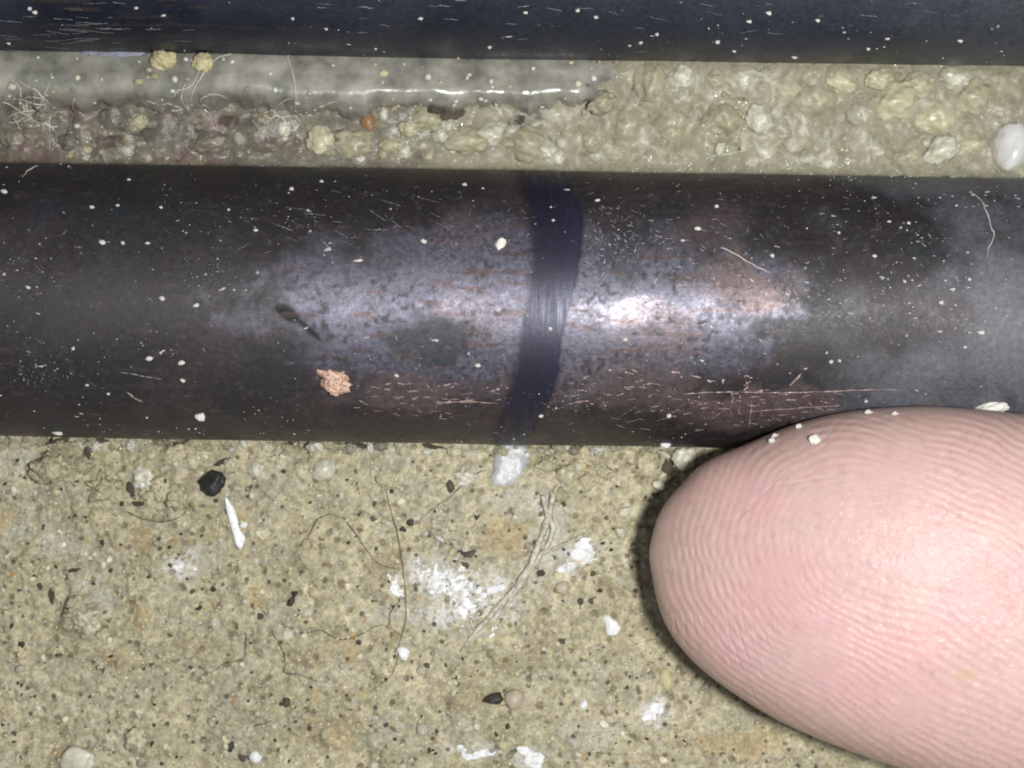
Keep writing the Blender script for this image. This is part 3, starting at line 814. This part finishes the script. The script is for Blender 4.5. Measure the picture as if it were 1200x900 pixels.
# ------------------------------------------------------------------ single finds, each a thing
def find(name, label, cat, kind, mat, px, py, rx, ry, sink=.3, h=None, rot=None, hz=None, i=None, group=None):
    o = place(name, kind, mat, px, py, rx, ry, sink, None, h, rot, hz, i); return tag(o, label, cat, group)
find('black_crumb', 'jagged black crumb on the mortar just above the white splinter', 'crumb', 'stone', 'black', 250, 565, 15, 14, .35, ghit, i=1)
find('white_bead', 'large glossy white grain in the gap at the right edge of the photo', 'grain', 'stone', 'palewhite', 1188, 170, 27, 31, .42, gaphit, i=0)
find('orange_grain', 'small rust-orange grain in the gap below the sealant highlight', 'grain', 'round', 'orange', 432, 143, 9, 11, .25, gaphit, i=1)
find('yellow_crumb', 'left one of two yellow crumbs stuck on top of the grey sealant', 'crumb', 'lump', 'yellow', 193, 71, 13, 12, .3, anyhit, i=2)
find('yellow_crumb', 'right one of two yellow crumbs on the sealant, a fibre across it', 'crumb', 'lump', 'yellow', 239, 74, 12, 11, .3, anyhit, i=3)
find('copper_crumb', 'coppery orange-pink crumb stuck to the pipe left of the ink band', 'crumb', 'nodule', 'copper', 391, 444, 17, 13, .4, hit, hz=6, i=1)
find('white_chip', 'lone upright white chip on the pipe, beside the top of the ink band', 'chip', 'stone', 'offwhite', 587, 286, 6, 10, .45, hit, rot=(0, 0, -.5), hz=4, i=0)
find('white_chip', 'small square white chip low on the pipe near its left end', 'chip', 'stone', 'offwhite', 235, 487, 7, 6, .45, hit, hz=4, i=2)
find('white_chip', 'flat white chip on the very lower edge of the pipe, far left', 'chip', 'stone', 'offwhite', 68, 507, 7, 4, .45, hit, hz=4, i=3)
find('cream_crumb', 'elongated cream plaster crumb lying on the pipe behind the fingertip', 'crumb', 'lump', 'offwhite', 1160, 479, 24, 8, .4, hit, hz=9, i=4)
find('green_pebble', 'knobbly grey-green pebble between pipe, mortar and fingertip', 'pebble', 'lump', 'palelump', 801, 536, 14, 14, .2, ghit, i=0)
find('cream_grain', 'rounded cream grain in the finger shadow left of the fingertip', 'grain', 'round', 'palegrain', 772, 569, 8, 5, .2, ghit, i=3)
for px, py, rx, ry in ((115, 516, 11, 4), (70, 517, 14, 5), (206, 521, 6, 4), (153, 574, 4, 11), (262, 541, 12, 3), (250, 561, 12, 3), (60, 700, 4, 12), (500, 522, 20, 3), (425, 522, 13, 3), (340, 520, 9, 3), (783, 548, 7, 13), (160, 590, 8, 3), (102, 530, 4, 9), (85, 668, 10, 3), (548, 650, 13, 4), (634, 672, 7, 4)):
    place('shade_clump', 'nodule', 'shade', px, py, rx * .85, ry * .8, .5, G, ghit, hz=3)  # dark lumps added to stand for the shade in these crevices
find('white_grain', 'bright white grain at the pipe edge above the finger shadow', 'grain', 'round', 'white', 780, 521, 6, 4, .3, hit, i=1)
find('pink_pebble', 'smooth pinkish beige pebble touching a dark one on the lower mortar', 'pebble', 'round', 'pinkpebble', 603, 819, 11, 11, .45, ghit, i=1)
find('dark_pebble', 'flat charcoal pebble touching the pinkish beige one on the mortar', 'pebble', 'stone', 'dark', 580, 819, 13, 8, .45, ghit, i=3)
find('white_grain', 'round white grain at the bottom left, below a dark speck', 'grain', 'round', 'white', 300, 887, 7, 7, .35, ghit, i=2)
find('white_grain', 'round white grain left of the right plaster splash, beside a dark rim', 'grain', 'round', 'white', 684, 826, 5, 6, .35, ghit, i=4)
find('white_grain', 'white grain touching the foot of the white splinter', 'grain', 'round', 'white', 286, 615, 5, 4, .35, ghit, i=0)
find('brown_pebble', 'dull brown pebble on the mortar right of the root fibre', 'pebble', 'round', 'pinkpebble', 659, 689, 9, 8, .5, ghit, i=0)
find('pale_pebble', 'pale grey pebble near the pipe, right above the dark crumb', 'pebble', 'round', 'palelump', 380, 550, 16, 12, .55, ghit, rot=(0, 0, .6), i=1)
find('white_plaster_lump', 'solid white plaster lump, nearly round, midway between root fibre and fingertip', 'lump', 'stone', 'white', 716, 733, 10, 12, .4, ghit, hz=6, i=2)
find('white_plaster_lump', 'small wedge of white plaster at the tail of a long dark hair', 'lump', 'stone', 'white', 473, 766, 9, 8, .4, ghit, rot=(0, 0, -.5), hz=5, i=3)
find('pale_slab', 'pale grey slab of stone cut by the bottom edge, lower left', 'stone', 'stone', 'palelump', 88, 893, 26, 15, .5, ghit, hz=7, i=4)
find('tan_grain', 'honey-coloured oval grain beside the fingertip on the right of the mortar', 'grain', 'round', 'yellow', 781, 797, 9, 13, .5, ghit, i=2)

for lab, px, py, rx, ry in (('larger bluish-white reflection built as a streak on the lower edge of the upper pipe, left of the yellow crumbs', 142, 63, 24, 5), ('smaller bluish-white reflection built as a streak on the upper pipe edge, at the far left', 107, 62, 10, 4)):
    find('pale_reflection', lab, 'smear', 'lump', 'smear', px, py, rx, ry, .4, anyhit, rot=(0, 0, .05), hz=3, i=2)  # reflections on the pipe edge, built as flat pale lumps
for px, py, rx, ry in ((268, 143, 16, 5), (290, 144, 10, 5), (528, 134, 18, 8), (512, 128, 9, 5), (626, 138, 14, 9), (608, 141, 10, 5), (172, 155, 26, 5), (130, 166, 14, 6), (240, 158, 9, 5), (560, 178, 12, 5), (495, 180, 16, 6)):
    place('shade_clump', 'nodule', 'shade', px, py, rx, ry, .35, G, gaphit, hz=5)  # dark lumps standing for the shaded hollows below the bead
for k in range(170):
    px, py = rng.uniform(-20, 735), rng.uniform(66, 190); rr0 = rng.uniform(1.3, 2.6) + (rng.random() < .12) * 2
    place('sand_grain', 'round', str(rng.choice(['palegrain', 'palelump', 'grain', 'palewhite'])), px, py, rr0 * rng.uniform(.8, 1.5), rr0, .35, G, anyhit)
# white splinter: a flat sliver with a forked foot
def sliver(name, label, cat, pts_l, pts_r, thick, mat):
    A = [ghit(*p) for p in pts_l]; B = [ghit(*p) for p in pts_r]
    zt = max(max(p[2] for p in A), max(p[2] for p in B))
    A = catmull(A, 5); B = catmull(B, 5); n = len(A); m = 7
    w = np.linspace(0, 1, m)
    top = A[:, None] * (1 - w)[None, :, None] + B[:, None] * w[None, :, None]
    top[..., 2] = np.linspace(zt + .05, zt, n)[:, None] + thick * (np.sin(np.pi * w) ** .5)[None]
    bot_ = top.copy(); bot_[..., 2] = np.linspace(zt + .05, zt, n)[:, None] - .12
    ring = np.concatenate([top, bot_[:, ::-1]], 1); k = ring.shape[1]
    V = ring.reshape(-1, 3); F = grid_faces(k, n, True)
    e = len(V); V = np.vstack([V, ring[0].mean(0), ring[-1].mean(0)])
    F3 = [F[:, [0, 1, 2]], F[:, [0, 2, 3]], np.array([(e, (j + 1) % k, j) for j in range(k)]), np.array([(e + 1, (n - 1) * k + j, (n - 1) * k + (j + 1) % k) for j in range(k)])]
    c = V.mean(0)
    return tag(obj(name, V, np.vstack(F3), mat, loc=(c[0], c[1], V[:, 2].min())), label, cat)
sliver('white_splinter', 'long white splinter standing out on the mortar below a black crumb', 'splinter', [(263, 583), (267, 600), (272, 622), (277, 638), (281, 643)], [(267, 583), (277, 600), (281, 620), (288, 630), (284, 643)], .1, M['white'])

# white crusts: lacy skins lifted off the mortar sheet, each its own object
def crust(name, label, shapes, seed, cut=.95, scale=.5, lift=.05, wob=.9, mat='white', flat=0):
    k = np.full(GX.shape, 9.0)
    jx0, jx1 = fine_x
    for (px, py, rx, ry, a) in shapes: k = np.minimum(k, blob(px, py, rx, ry, a, 0))
    k = k + wob * 2 * (fbm(GX, GY, scale, 4, 700 + seed, .65) - .5)
    v = k < cut
    quad = v[:-1, :-1] & v[1:, :-1] & v[:-1, 1:] & v[1:, 1:]
    jj, ii = np.nonzero(quad)
    idx = np.stack([jj * NX + ii, jj * NX + ii + 1, (jj + 1) * NX + ii + 1, (jj + 1) * NX + ii], 1)
    uq, inv = np.unique(idx, return_inverse=True)
    z = H.ravel()[uq] + lift * sstep(0, .35, cut - k.ravel()[uq]) + .006
    z = z * (1 - flat) + flat * (np.percentile(H.ravel()[uq], 85) + lift * sstep(0, .6, cut - k.ravel()[uq]) - .3 * (1 - sstep(0, .25, cut - k.ravel()[uq])))
    V = np.stack([GX.ravel()[uq], GY.ravel()[uq], z], 1); F = inv.reshape(-1, 4)
    # underside, so that it has thickness
    V2 = V - (0, 0, .03); n = len(V)
    V = np.vstack([V, V2]); F = np.vstack([F, F[:, ::-1] + n])
    c = V.mean(0)
    return tag(obj(name, V, F, M[mat], loc=(c[0], c[1], V[:, 2].min())), label, 'plaster splash')
crust('plaster_splash', 'widest lacy white plaster splash on the mortar, left of the root fibre', [(512, 678, 32, 26, -20), (548, 708, 22, 34, 20), (490, 658, 9, 9, 0), (520, 632, 26, 5, 12), (575, 738, 12, 9, 0), (538, 690, 46, 36, 40)], 1, .56, .2, .05, 1.35)
crust('plaster_splash', 'small white plaster splash left of the widest one, across a dark hair', [(462, 685, 10, 16, -20)], 2, .9, .5)
crust('plaster_splash', 'dense white plaster splash right of the root fibre, below its side branch', [(683, 648, 17, 17, 0), (668, 664, 16, 8, -20)], 3, .95, .6, .07, .55)
crust('plaster_splash', 'white plaster splash nearest the lower edge of the fingertip', [(768, 828, 11, 14, 0), (760, 838, 12, 9, 0)], 4, .85, .5, .06, .8)
crust('plaster_splash', 'thin hooked white plaster streak at the bottom, left of another splash', [(565, 883, 22, 5, -10), (541, 878, 7, 5, 20), (552, 887, 12, 5, 0)], 5, .95, .5, .05, .6)
crust('plaster_splash', 'chunky white plaster splash touching the bottom edge of the photo', [(614, 878, 10, 7, 30), (624, 890, 14, 13, 0)], 6, .95, .5, .07, .6)
crust('plaster_splash', 'cluster of white plaster crumbs on the left mortar, below the splinter', [(212, 663, 14, 12, 0), (228, 667, 4, 5, 0)], 7, .6, .35, .06, 1.1)
crust('milky_smear', 'soft milky blue-white smear under the pipe edge below the ink band', [(597, 542, 22, 26, 0), (590, 560, 18, 16, 0), (606, 530, 18, 12, 0)], 9, .95, .8, .14, .3, 'milky', .85)
crust('plaster_splash', 'faint white plaster streak between the widest splash and the root fibre', [(578, 692, 20, 7, -25)], 8, .75, .4, .05, .8)

# ------------------------------------------------------------------ root, hairs, fibres
def strand(pts, r, h=anyhit, lift=.6, taper=.5, n=8, seed=0, wob=.03):
    P = np.array([h(*p) for p in pts]); P = catmull(P, n)
    rr_ = np.linspace(r, r * taper, len(P)) * (.7 + .6 * noise2(np.arange(len(P)) * .35, np.zeros(len(P)), seed + 40)) * (.45 + .55 * np.sin(np.linspace(.15, np.pi - .15, len(P))) ** .5)
    for k in range(len(P)):                        # lie on what is there
        z = max(hgt(P[k, 0], P[k, 1]), bead_z(P[k, 0], P[k, 1]))
        P[k, 2] = max(P[k, 2], z) if P[k, 2] > 2 else z
    z = P[:, 2]; P[:, 2] = np.maximum(z, smooth(z, 9) if len(z) > 12 else z) + rr_ * lift
    t = np.arange(len(P)) * .5
    P[:, 0] += wob * (noise2(t, 0 * t, seed) - .5) * 2; P[:, 1] += wob * (noise2(t, 0 * t + 7, seed) - .5) * 2
    return tube(P, rr_, 6)
def fibre(name, label, cat, strands, mat, h=anyhit, group=None, part=None):
    V, F = strand(*strands[0], h=h, seed=hash(label) % 99 if False else len(label)); c = V.mean(0)
    o = obj(name, V, F, M[mat], loc=(c[0], c[1], V[:, 2].min()))
    tag(o, label, cat, group)
    for k, s_ in enumerate(strands[1:]):
        V, F = strand(*s_, h=h, seed=k + 3); obj(part or 'side_strand', V, F, M[mat], parent=o)
    return o
fibre('root_fibre', 'forked pale grey root fibre lying on the mortar beside white splashes', 'root',
      [([(648, 578), (643, 606), (632, 634), (622, 660), (604, 688), (580, 715), (556, 742), (540, 764)], .24),
       ([(636, 580), (641, 602), (648, 622), (634, 650), (615, 678), (594, 703), (570, 726), (558, 738)], .19),
       ([(634, 650), (655, 640), (675, 632), (690, 622), (697, 616)], .09), ([(622, 662), (612, 684), (590, 716), (577, 742)], .11),
       ([(641, 606), (648, 590), (652, 572), (662, 566)], .11), ([(604, 688), (612, 692), (622, 700), (640, 706)], .06), ([(558, 742), (552, 728), (560, 720)], .12)], 'root', ghit, None, 'rootlet')
HAIRS = [('long dark hair curving down the mortar left of the widest white splash', [(450, 568), (461, 610), (470, 650), (475, 690), (476, 720), (469, 750), (462, 785), (446, 802), (433, 812)]),
 ('dark hair running from upper left to meet the long curved hair', [(402, 606), (420, 630), (434, 650), (446, 661), (470, 668)]),
 ('wavy dark hair crossing the lower mortar towards the plaster wedge', [(330, 731), (345, 738), (358, 742), (378, 739), (400, 750), (425, 742), (445, 733), (462, 738), (474, 748)]),
 ('short kinked dark hair on the lower left mortar', [(287, 741), (288, 758), (284, 772), (262, 778), (246, 790)]),
 ('dark hair bent like an elbow below the wavy hair', [(321, 744), (330, 760), (334, 778), (333, 788), (348, 790), (365, 796), (382, 800)]),
 ('thin dark hair arching above the wavy one, left of the long hair', [(350, 640), (362, 628), (372, 610), (385, 603), (402, 606)]),
 ('thin dark hair slanting down left from the milky smear', [(570, 551), (556, 556), (544, 566), (528, 582), (510, 594), (492, 610)]),
 ('tiny dark hair near the bottom, below the elbow hair', [(297, 852), (306, 848), (318, 845)]),
 ('fine dark hair hooked beneath the long curved one', [(456, 732), (457, 720), (464, 708), (474, 700)]),
 ('thin dark hair arched under the nodules at upper left of the mortar', [(148, 600), (165, 607), (185, 611), (205, 608), (218, 600)])]
for lab, pts in HAIRS: fibre('dark_hair', lab, 'hair', [(pts, .032)], 'hair', ghit)
PALE = [('bowed pale fibre on the pipe top edge at far left', [(22, 213), (32, 201), (44, 194), (60, 190), (74, 191), (87, 194)], .035),
 ('hooked white fibre near the right end of the nearer pipe', [(1135, 225), (1148, 233), (1156, 248), (1162, 268), (1165, 276), (1159, 290), (1157, 302)], .04),
 ('straight pale fibre slanting across the bare copper patch right of the ink band', [(845, 290), (862, 298), (882, 310), (905, 321)], .04),
 ('frayed white fibre rising from the pipe edge into the right gap', [(818, 198), (826, 188), (838, 182), (856, 180), (872, 176), (886, 168), (900, 160), (905, 150)], .055),
 ('flat looped pale fibre on the pipe edge right of the frayed one', [(899, 197), (908, 192), (925, 196), (945, 197), (966, 201)], .035),
 ('curled pale fibre under the large white grain at right edge', [(1154, 203), (1156, 194), (1164, 192), (1172, 203), (1186, 207), (1202, 208)], .035),
 ('upright pale fibre crossing the sealant and gap, right of the yellow crumbs', [(338, 50), (337, 66), (343, 85), (347, 108), (346, 125), (344, 150), (346, 172)], .04),
 ('long pale fibre from the right yellow crumb down through the gap', [(270, 62), (256, 68), (243, 80), (232, 97), (224, 118), (219, 140), (213, 158), (207, 174)], .04),
 ('pale fibre hanging off the sealant at the left of the gap', [(50, 112), (55, 128), (58, 146), (61, 163), (70, 175)], .05),
 ('short pale fibre beside the hanging one at the left of the gap', [(88, 116), (86, 136), (82, 152), (76, 168)], .04),
 ('fine pale fibre arched on the pipe right of the bared copper', [(1120, 250), (1131, 243), (1145, 243), (1158, 249)], .025),
 ('thin pale fibre in the upper right of the gap, a white grain at its foot', [(812, 88), (817, 100), (824, 110), (834, 117)], .04)]
for lab, pts, r in PALE: fibre('pale_fibre', lab, 'fibre', [(pts, r)], 'palehair')
def tangle(label, cx, cy, rx, ry, n, seed, rad=.042):
    r_ = np.random.default_rng(seed); ss = []
    for k in range(n):
        a0 = r_.uniform(0, 6.28); m = 6
        pts = []
        x, y = cx + r_.normal(0, rx * .4), cy + r_.normal(0, ry * .35); a = a0; ca_ = r_.uniform(-.9, .9)
        for _ in range(m):
            pts.append((x, min(max(y, 78), 186))); x += math.cos(a) * rx * .3; y += math.sin(a) * ry * .3; a += ca_ + r_.normal(0, .3)
        ss.append((pts, rad))
    return fibre('fibre_tangle', label, 'fibres', ss, 'wispfibre', anyhit, None, 'side_strand')
tangle('matted grey fibres in the gap below the two yellow crumbs', 225, 140, 36, 30, 22, 1)
tangle('grey fibre tuft at the sealant edge, under the upright pale fibre', 330, 145, 34, 24, 15, 2)
tangle('loose grey fibres hanging from the sealant at the far left', 45, 140, 42, 32, 18, 3)
tangle('few grey fibres matted beside the rust-orange grain', 470, 155, 38, 22, 11, 4)

# ------------------------------------------------------------------ crumbs on the skin
for px, py, r, lab in ((956, 516, 7, 'largest beige crumb on the upper edge of the fingertip pad'), (905, 517, 4, 'beige crumb on the fingertip, lower of the pair near the edge'), (936, 495, 4, 'beige crumb on the very upper rim of the fingertip'),
                       (1050, 485, 3.5, 'tiny beige crumb high on the fingertip above a dark speck'), (906, 506, 3.5, 'beige crumb on the fingertip, upper of the pair near the edge'), (1018, 473, 4, 'beige crumb where fingertip and pipe meet')):
    find('skin_crumb', lab, 'crumb', 'lump', 'offwhite', px, py, r, r * .8, .35, fhit, hz=r * .5, i=2)

# ------------------------------------------------------------------ scratches on the front pipe (thin bared ribbons) and dust
def ribbon(p, pts, wid, seed=0):
    q = np.array([px2pipe(p, *a) for a in pts if pipe_hit(p, *a) is not None])
    P = catmull(np.column_stack([q, np.zeros(len(q))]), 9)[:, :2]
    n = len(P); d = np.gradient(P, axis=0); d[:, 1] *= R; d /= np.linalg.norm(d, axis=1)[:, None] + 1e-9
    w_ = wid * (.45 + .9 * noise2(np.arange(n) * .6, np.zeros(n), seed)) * np.sin(np.linspace(.12, np.pi - .12, n)) ** .5
    w_ *= np.clip(noise2(np.arange(n) * .9, np.zeros(n), seed + 50) * 3 - .75, .02, 1.2)
    P[:, 1] += .05 / R * (noise2(np.arange(n) * .5, np.zeros(n), seed + 90) - .5)
    L = np.column_stack([P[:, 0] - d[:, 1] * w_, P[:, 1] + d[:, 0] * w_ / R]); Q = np.column_stack([P[:, 0] + d[:, 1] * w_, P[:, 1] - d[:, 0] * w_ / R])
    V = np.vstack([pipe_pt(p, L[:, 0], L[:, 1], R + .03), pipe_pt(p, Q[:, 0], Q[:, 1], R + .03), pipe_pt(p, P[:, 0], P[:, 1], R + .04)])
    k = np.arange(n - 1)
    F = np.vstack([np.stack([k, k + 1, 2 * n + k + 1, 2 * n + k], 1), np.stack([2 * n + k, 2 * n + k + 1, n + k + 1, n + k], 1)])
    return V, F
r_ = np.random.default_rng(12)
cop, gry = [], []
for pts, wd in (([(800, 461), (850, 459), (900, 460), (950, 459), (1000, 457), (1052, 456)], .035), ([(880, 482), (920, 479), (950, 477), (985, 475)], .035), ([(510, 472), (545, 470), (582, 472)], .07), ([(664, 474), (676, 471), (690, 469)], .07),
                ([(866, 455), (867, 470), (864, 492)], .025), ([(881, 465), (880, 480), (877, 502)], .03), ([(872, 440), (876, 452), (871, 458)], .05), ([(925, 452), (940, 437)], .05), ([(142, 436), (165, 440), (190, 444)], .035), ([(148, 458), (158, 466), (168, 471)], .05)):
    cop.append(ribbon(pf, pts, wd, len(cop)))
def rand_scr(n, cx, cy, sx, sy, lmin, lmax, wd, dst, tilt=0, jit=.12, p=None, ylim=(206, 512)):
    p = p or pf
    for _ in range(n):
        x, y = r_.normal(cx, sx), r_.normal(cy, sy); L = r_.uniform(lmin, lmax); a = tilt + r_.normal(0, jit)
        pts = [(x + t * L * math.cos(a), y + t * L * math.sin(a)) for t in (-.5, 0, .5)]
        if all(pipe_hit(p, *q) is not None for q in pts) and ylim[0] < y < ylim[1]: dst.append(ribbon(p, pts, wd * math.exp(r_.normal(-.15, .5)), len(dst)))
rand_scr(80, 870, 475, 90, 18, 2, 14, .032, cop, 0, .25); rand_scr(60, 500, 467, 55, 14, 2, 12, .034, cop, 0, .3); rand_scr(50, 720, 462, 60, 18, 2, 14, .03, cop, 0, .3)
rand_scr(8, 860, 470, 40, 18, 6, 16, .022, cop, 1.57)
rand_scr(24, 790, 240, 160, 20, 2, 9, .02, cop); rand_scr(50, 840, 340, 60, 35, 3, 12, .016, cop, .1, .5)
rand_scr(70, 760, 250, 120, 30, 2, 8, .018, gry, .2, .9); rand_scr(26, 420, 265, 60, 20, 6, 30, .011, gry, .35, .25); rand_scr(110, 725, 285, 30, 26, 2, 8, .02, gry, .3, 1.0); rand_scr(60, 860, 352, 40, 24, 2, 9, .02, cop, 0, .8); rand_scr(90, 560, 350, 130, 40, 2, 10, .013, gry, 0, .9)
rand_scr(90, 960, 330, 130, 40, 2, 8, .016, gry, 0, .9); rand_scr(30, 150, 350, 110, 80, 3, 14, .012, gry, 0, .5)
for dst, nm, mt in ((cop, 'copper_scratches', 'scratch'), (gry, 'pale_scratches', 'greyscratch')):
    V, F = join(dst); tag(obj(nm, V, F, M[mt], parent=front), kind='stuff')

bk = []
rand_scr(60, 600, 30, 400, 22, 4, 22, .014, bk, .06, .15, PIPES['back'], (-30, 66)); rand_scr(40, 60, 38, 60, 14, 6, 30, .022, bk, .03, .1, PIPES['back'], (-30, 60))
V, F = join(bk); tag(obj('pale_scratches', V, F, M['greyscratch'], parent=back), kind='stuff')

def dust(p, n, seed, dens, parent, thlo, thhi, size=1.0):
    r_ = np.random.default_rng(seed); parts = []; V0, F0 = lump(1, .5, 88, 0)
    k = 0
    while k < n:
        x, th = r_.uniform(-34, 34), r_.uniform(thlo, thhi)
        if r_.random() > dens(x, th): continue
        r = size * .023 * math.exp(r_.normal(0, .6)); r = min(r, .11)
        st_ = 1 + 2.5 * (r_.random() < .22) * r_.random()
        S = V0 * (r * st_, r * r_.uniform(.7, 1.1), r * .6); a = r_.normal(0, .35)
        S = S @ np.array(((math.cos(a), math.sin(a), 0), (-math.sin(a), math.cos(a), 0), (0, 0, 1)))
        rad_ = np.sin(th) * p['n'] + np.cos(th) * np.array((0, 0, 1)); tan = np.cross(rad_, p['d'])
        c = pipe_pt(p, np.array(x), np.array(th), R + .02 + r * .25)
        parts.append((c + S[:, :1] * p['d'] + S[:, 1:2] * tan + S[:, 2:] * rad_, F0)); k += 1
    V, F = join(parts)
    return tag(obj('dust_specks', V, F, M['dust'], parent=parent, smooth=False), kind='stuff')
def dens_front(x, th):
    n = float(fbm(np.array(x), np.array(th * R), 3, 3, 801)); left = 1 - .55 * float(sstep(-12, 0, np.array(x))) * (1 - float(sstep(13, 18, np.array(x)))) 
    return min(1, max(0, (n - .42) * 4.5)) ** 2 * left + .02
CL = [(5.3, .45, 1.6, .16), (-23, -.55, 2.4, .22), (15, .12, 3.0, .2), (-15, .12, 1.5, .2), (-12, .6, 3, .18), (9, -.2, 4, .25), (-25, .2, 2.5, .2), (21, .1, 3, .3), (2, -.75, 5, .1), (19, .6, 2.5, .15)]
def dens_clump(x, th): return max(math.exp(-((x - a) / c) ** 2 - ((th - b) / d) ** 2) for a, b, c, d in CL) * (.25 + min(1, max(0, (float(fbm(np.array(x), np.array(th * R), .8, 2, 803)) - .42) * 6)))
def dens_back(x, th): return min(1, max(.05, (float(fbm(np.array(x), np.array(th * R), 3, 3, 811)) - .34) * 3))
dust(pf, 1100, 21, dens_front, front, -1.5, 1.5)
dust(pf, 1300, 23, dens_clump, front, -1.0, 1.0, .7)
dust(PIPES['back'], 480, 22, dens_back, back, -1.55, .3)
# the larger flecks, one by one
FL_F = [(138, 241), (151, 211), (342, 222), (377, 213), (108, 243), (268, 246), (120, 284), (144, 285), (173, 285), (5, 225), (818, 268), (840, 242), (800, 282), (1131, 407), (1103, 355), (984, 423), (213, 425), (102, 451), (214, 446), (175, 420), (127, 461), (172, 489), (784, 487), (634, 487), (566, 221), (545, 217), (497, 283), (1042, 260), (1065, 262), (905, 300), (974, 424), (1150, 390), (1025, 300), (190, 350), (230, 358), (86, 408), (33, 337), (300, 270), (465, 440), (700, 235), (645, 385), (733, 398), (1060, 330), (1015, 470), (560, 428)]
FL_B = [(41, 14), (160, 9), (343, 22), (382, 34), (493, 22), (616, 15), (698, 20), (751, 50), (677, 12), (860, 60), (931, 67), (841, 49), (878, 25), (958, 24), (901, 15), (1125, 48), (35, 10), (10, 51), (192, 18), (440, 57), (574, 55), (313, 70), (1017, 57), (770, 40), (1040, 45)]
for lst, lab, grp in ((FL_F, 'tiny off-white fleck stuck on the nearer pipe with the ink band', 'white flecks on the nearer pipe'), (FL_B, 'tiny off-white fleck stuck on the upper blue-black pipe', 'white flecks on the upper pipe')):
    for px, py in lst:
        if pipe_hit(pf if lst is FL_F else PIPES['back'], px, py) is None: continue
        r = rng.uniform(1.9, 3.4)
        find('pale_fleck', lab, 'fleck', 'grain', 'offwhite', px, py, r * rng.uniform(.8, 1.5), r * .85, .4, hit, rot=(0, 0, rng.uniform(-.6, .6)), hz=r * .6, group=grp)
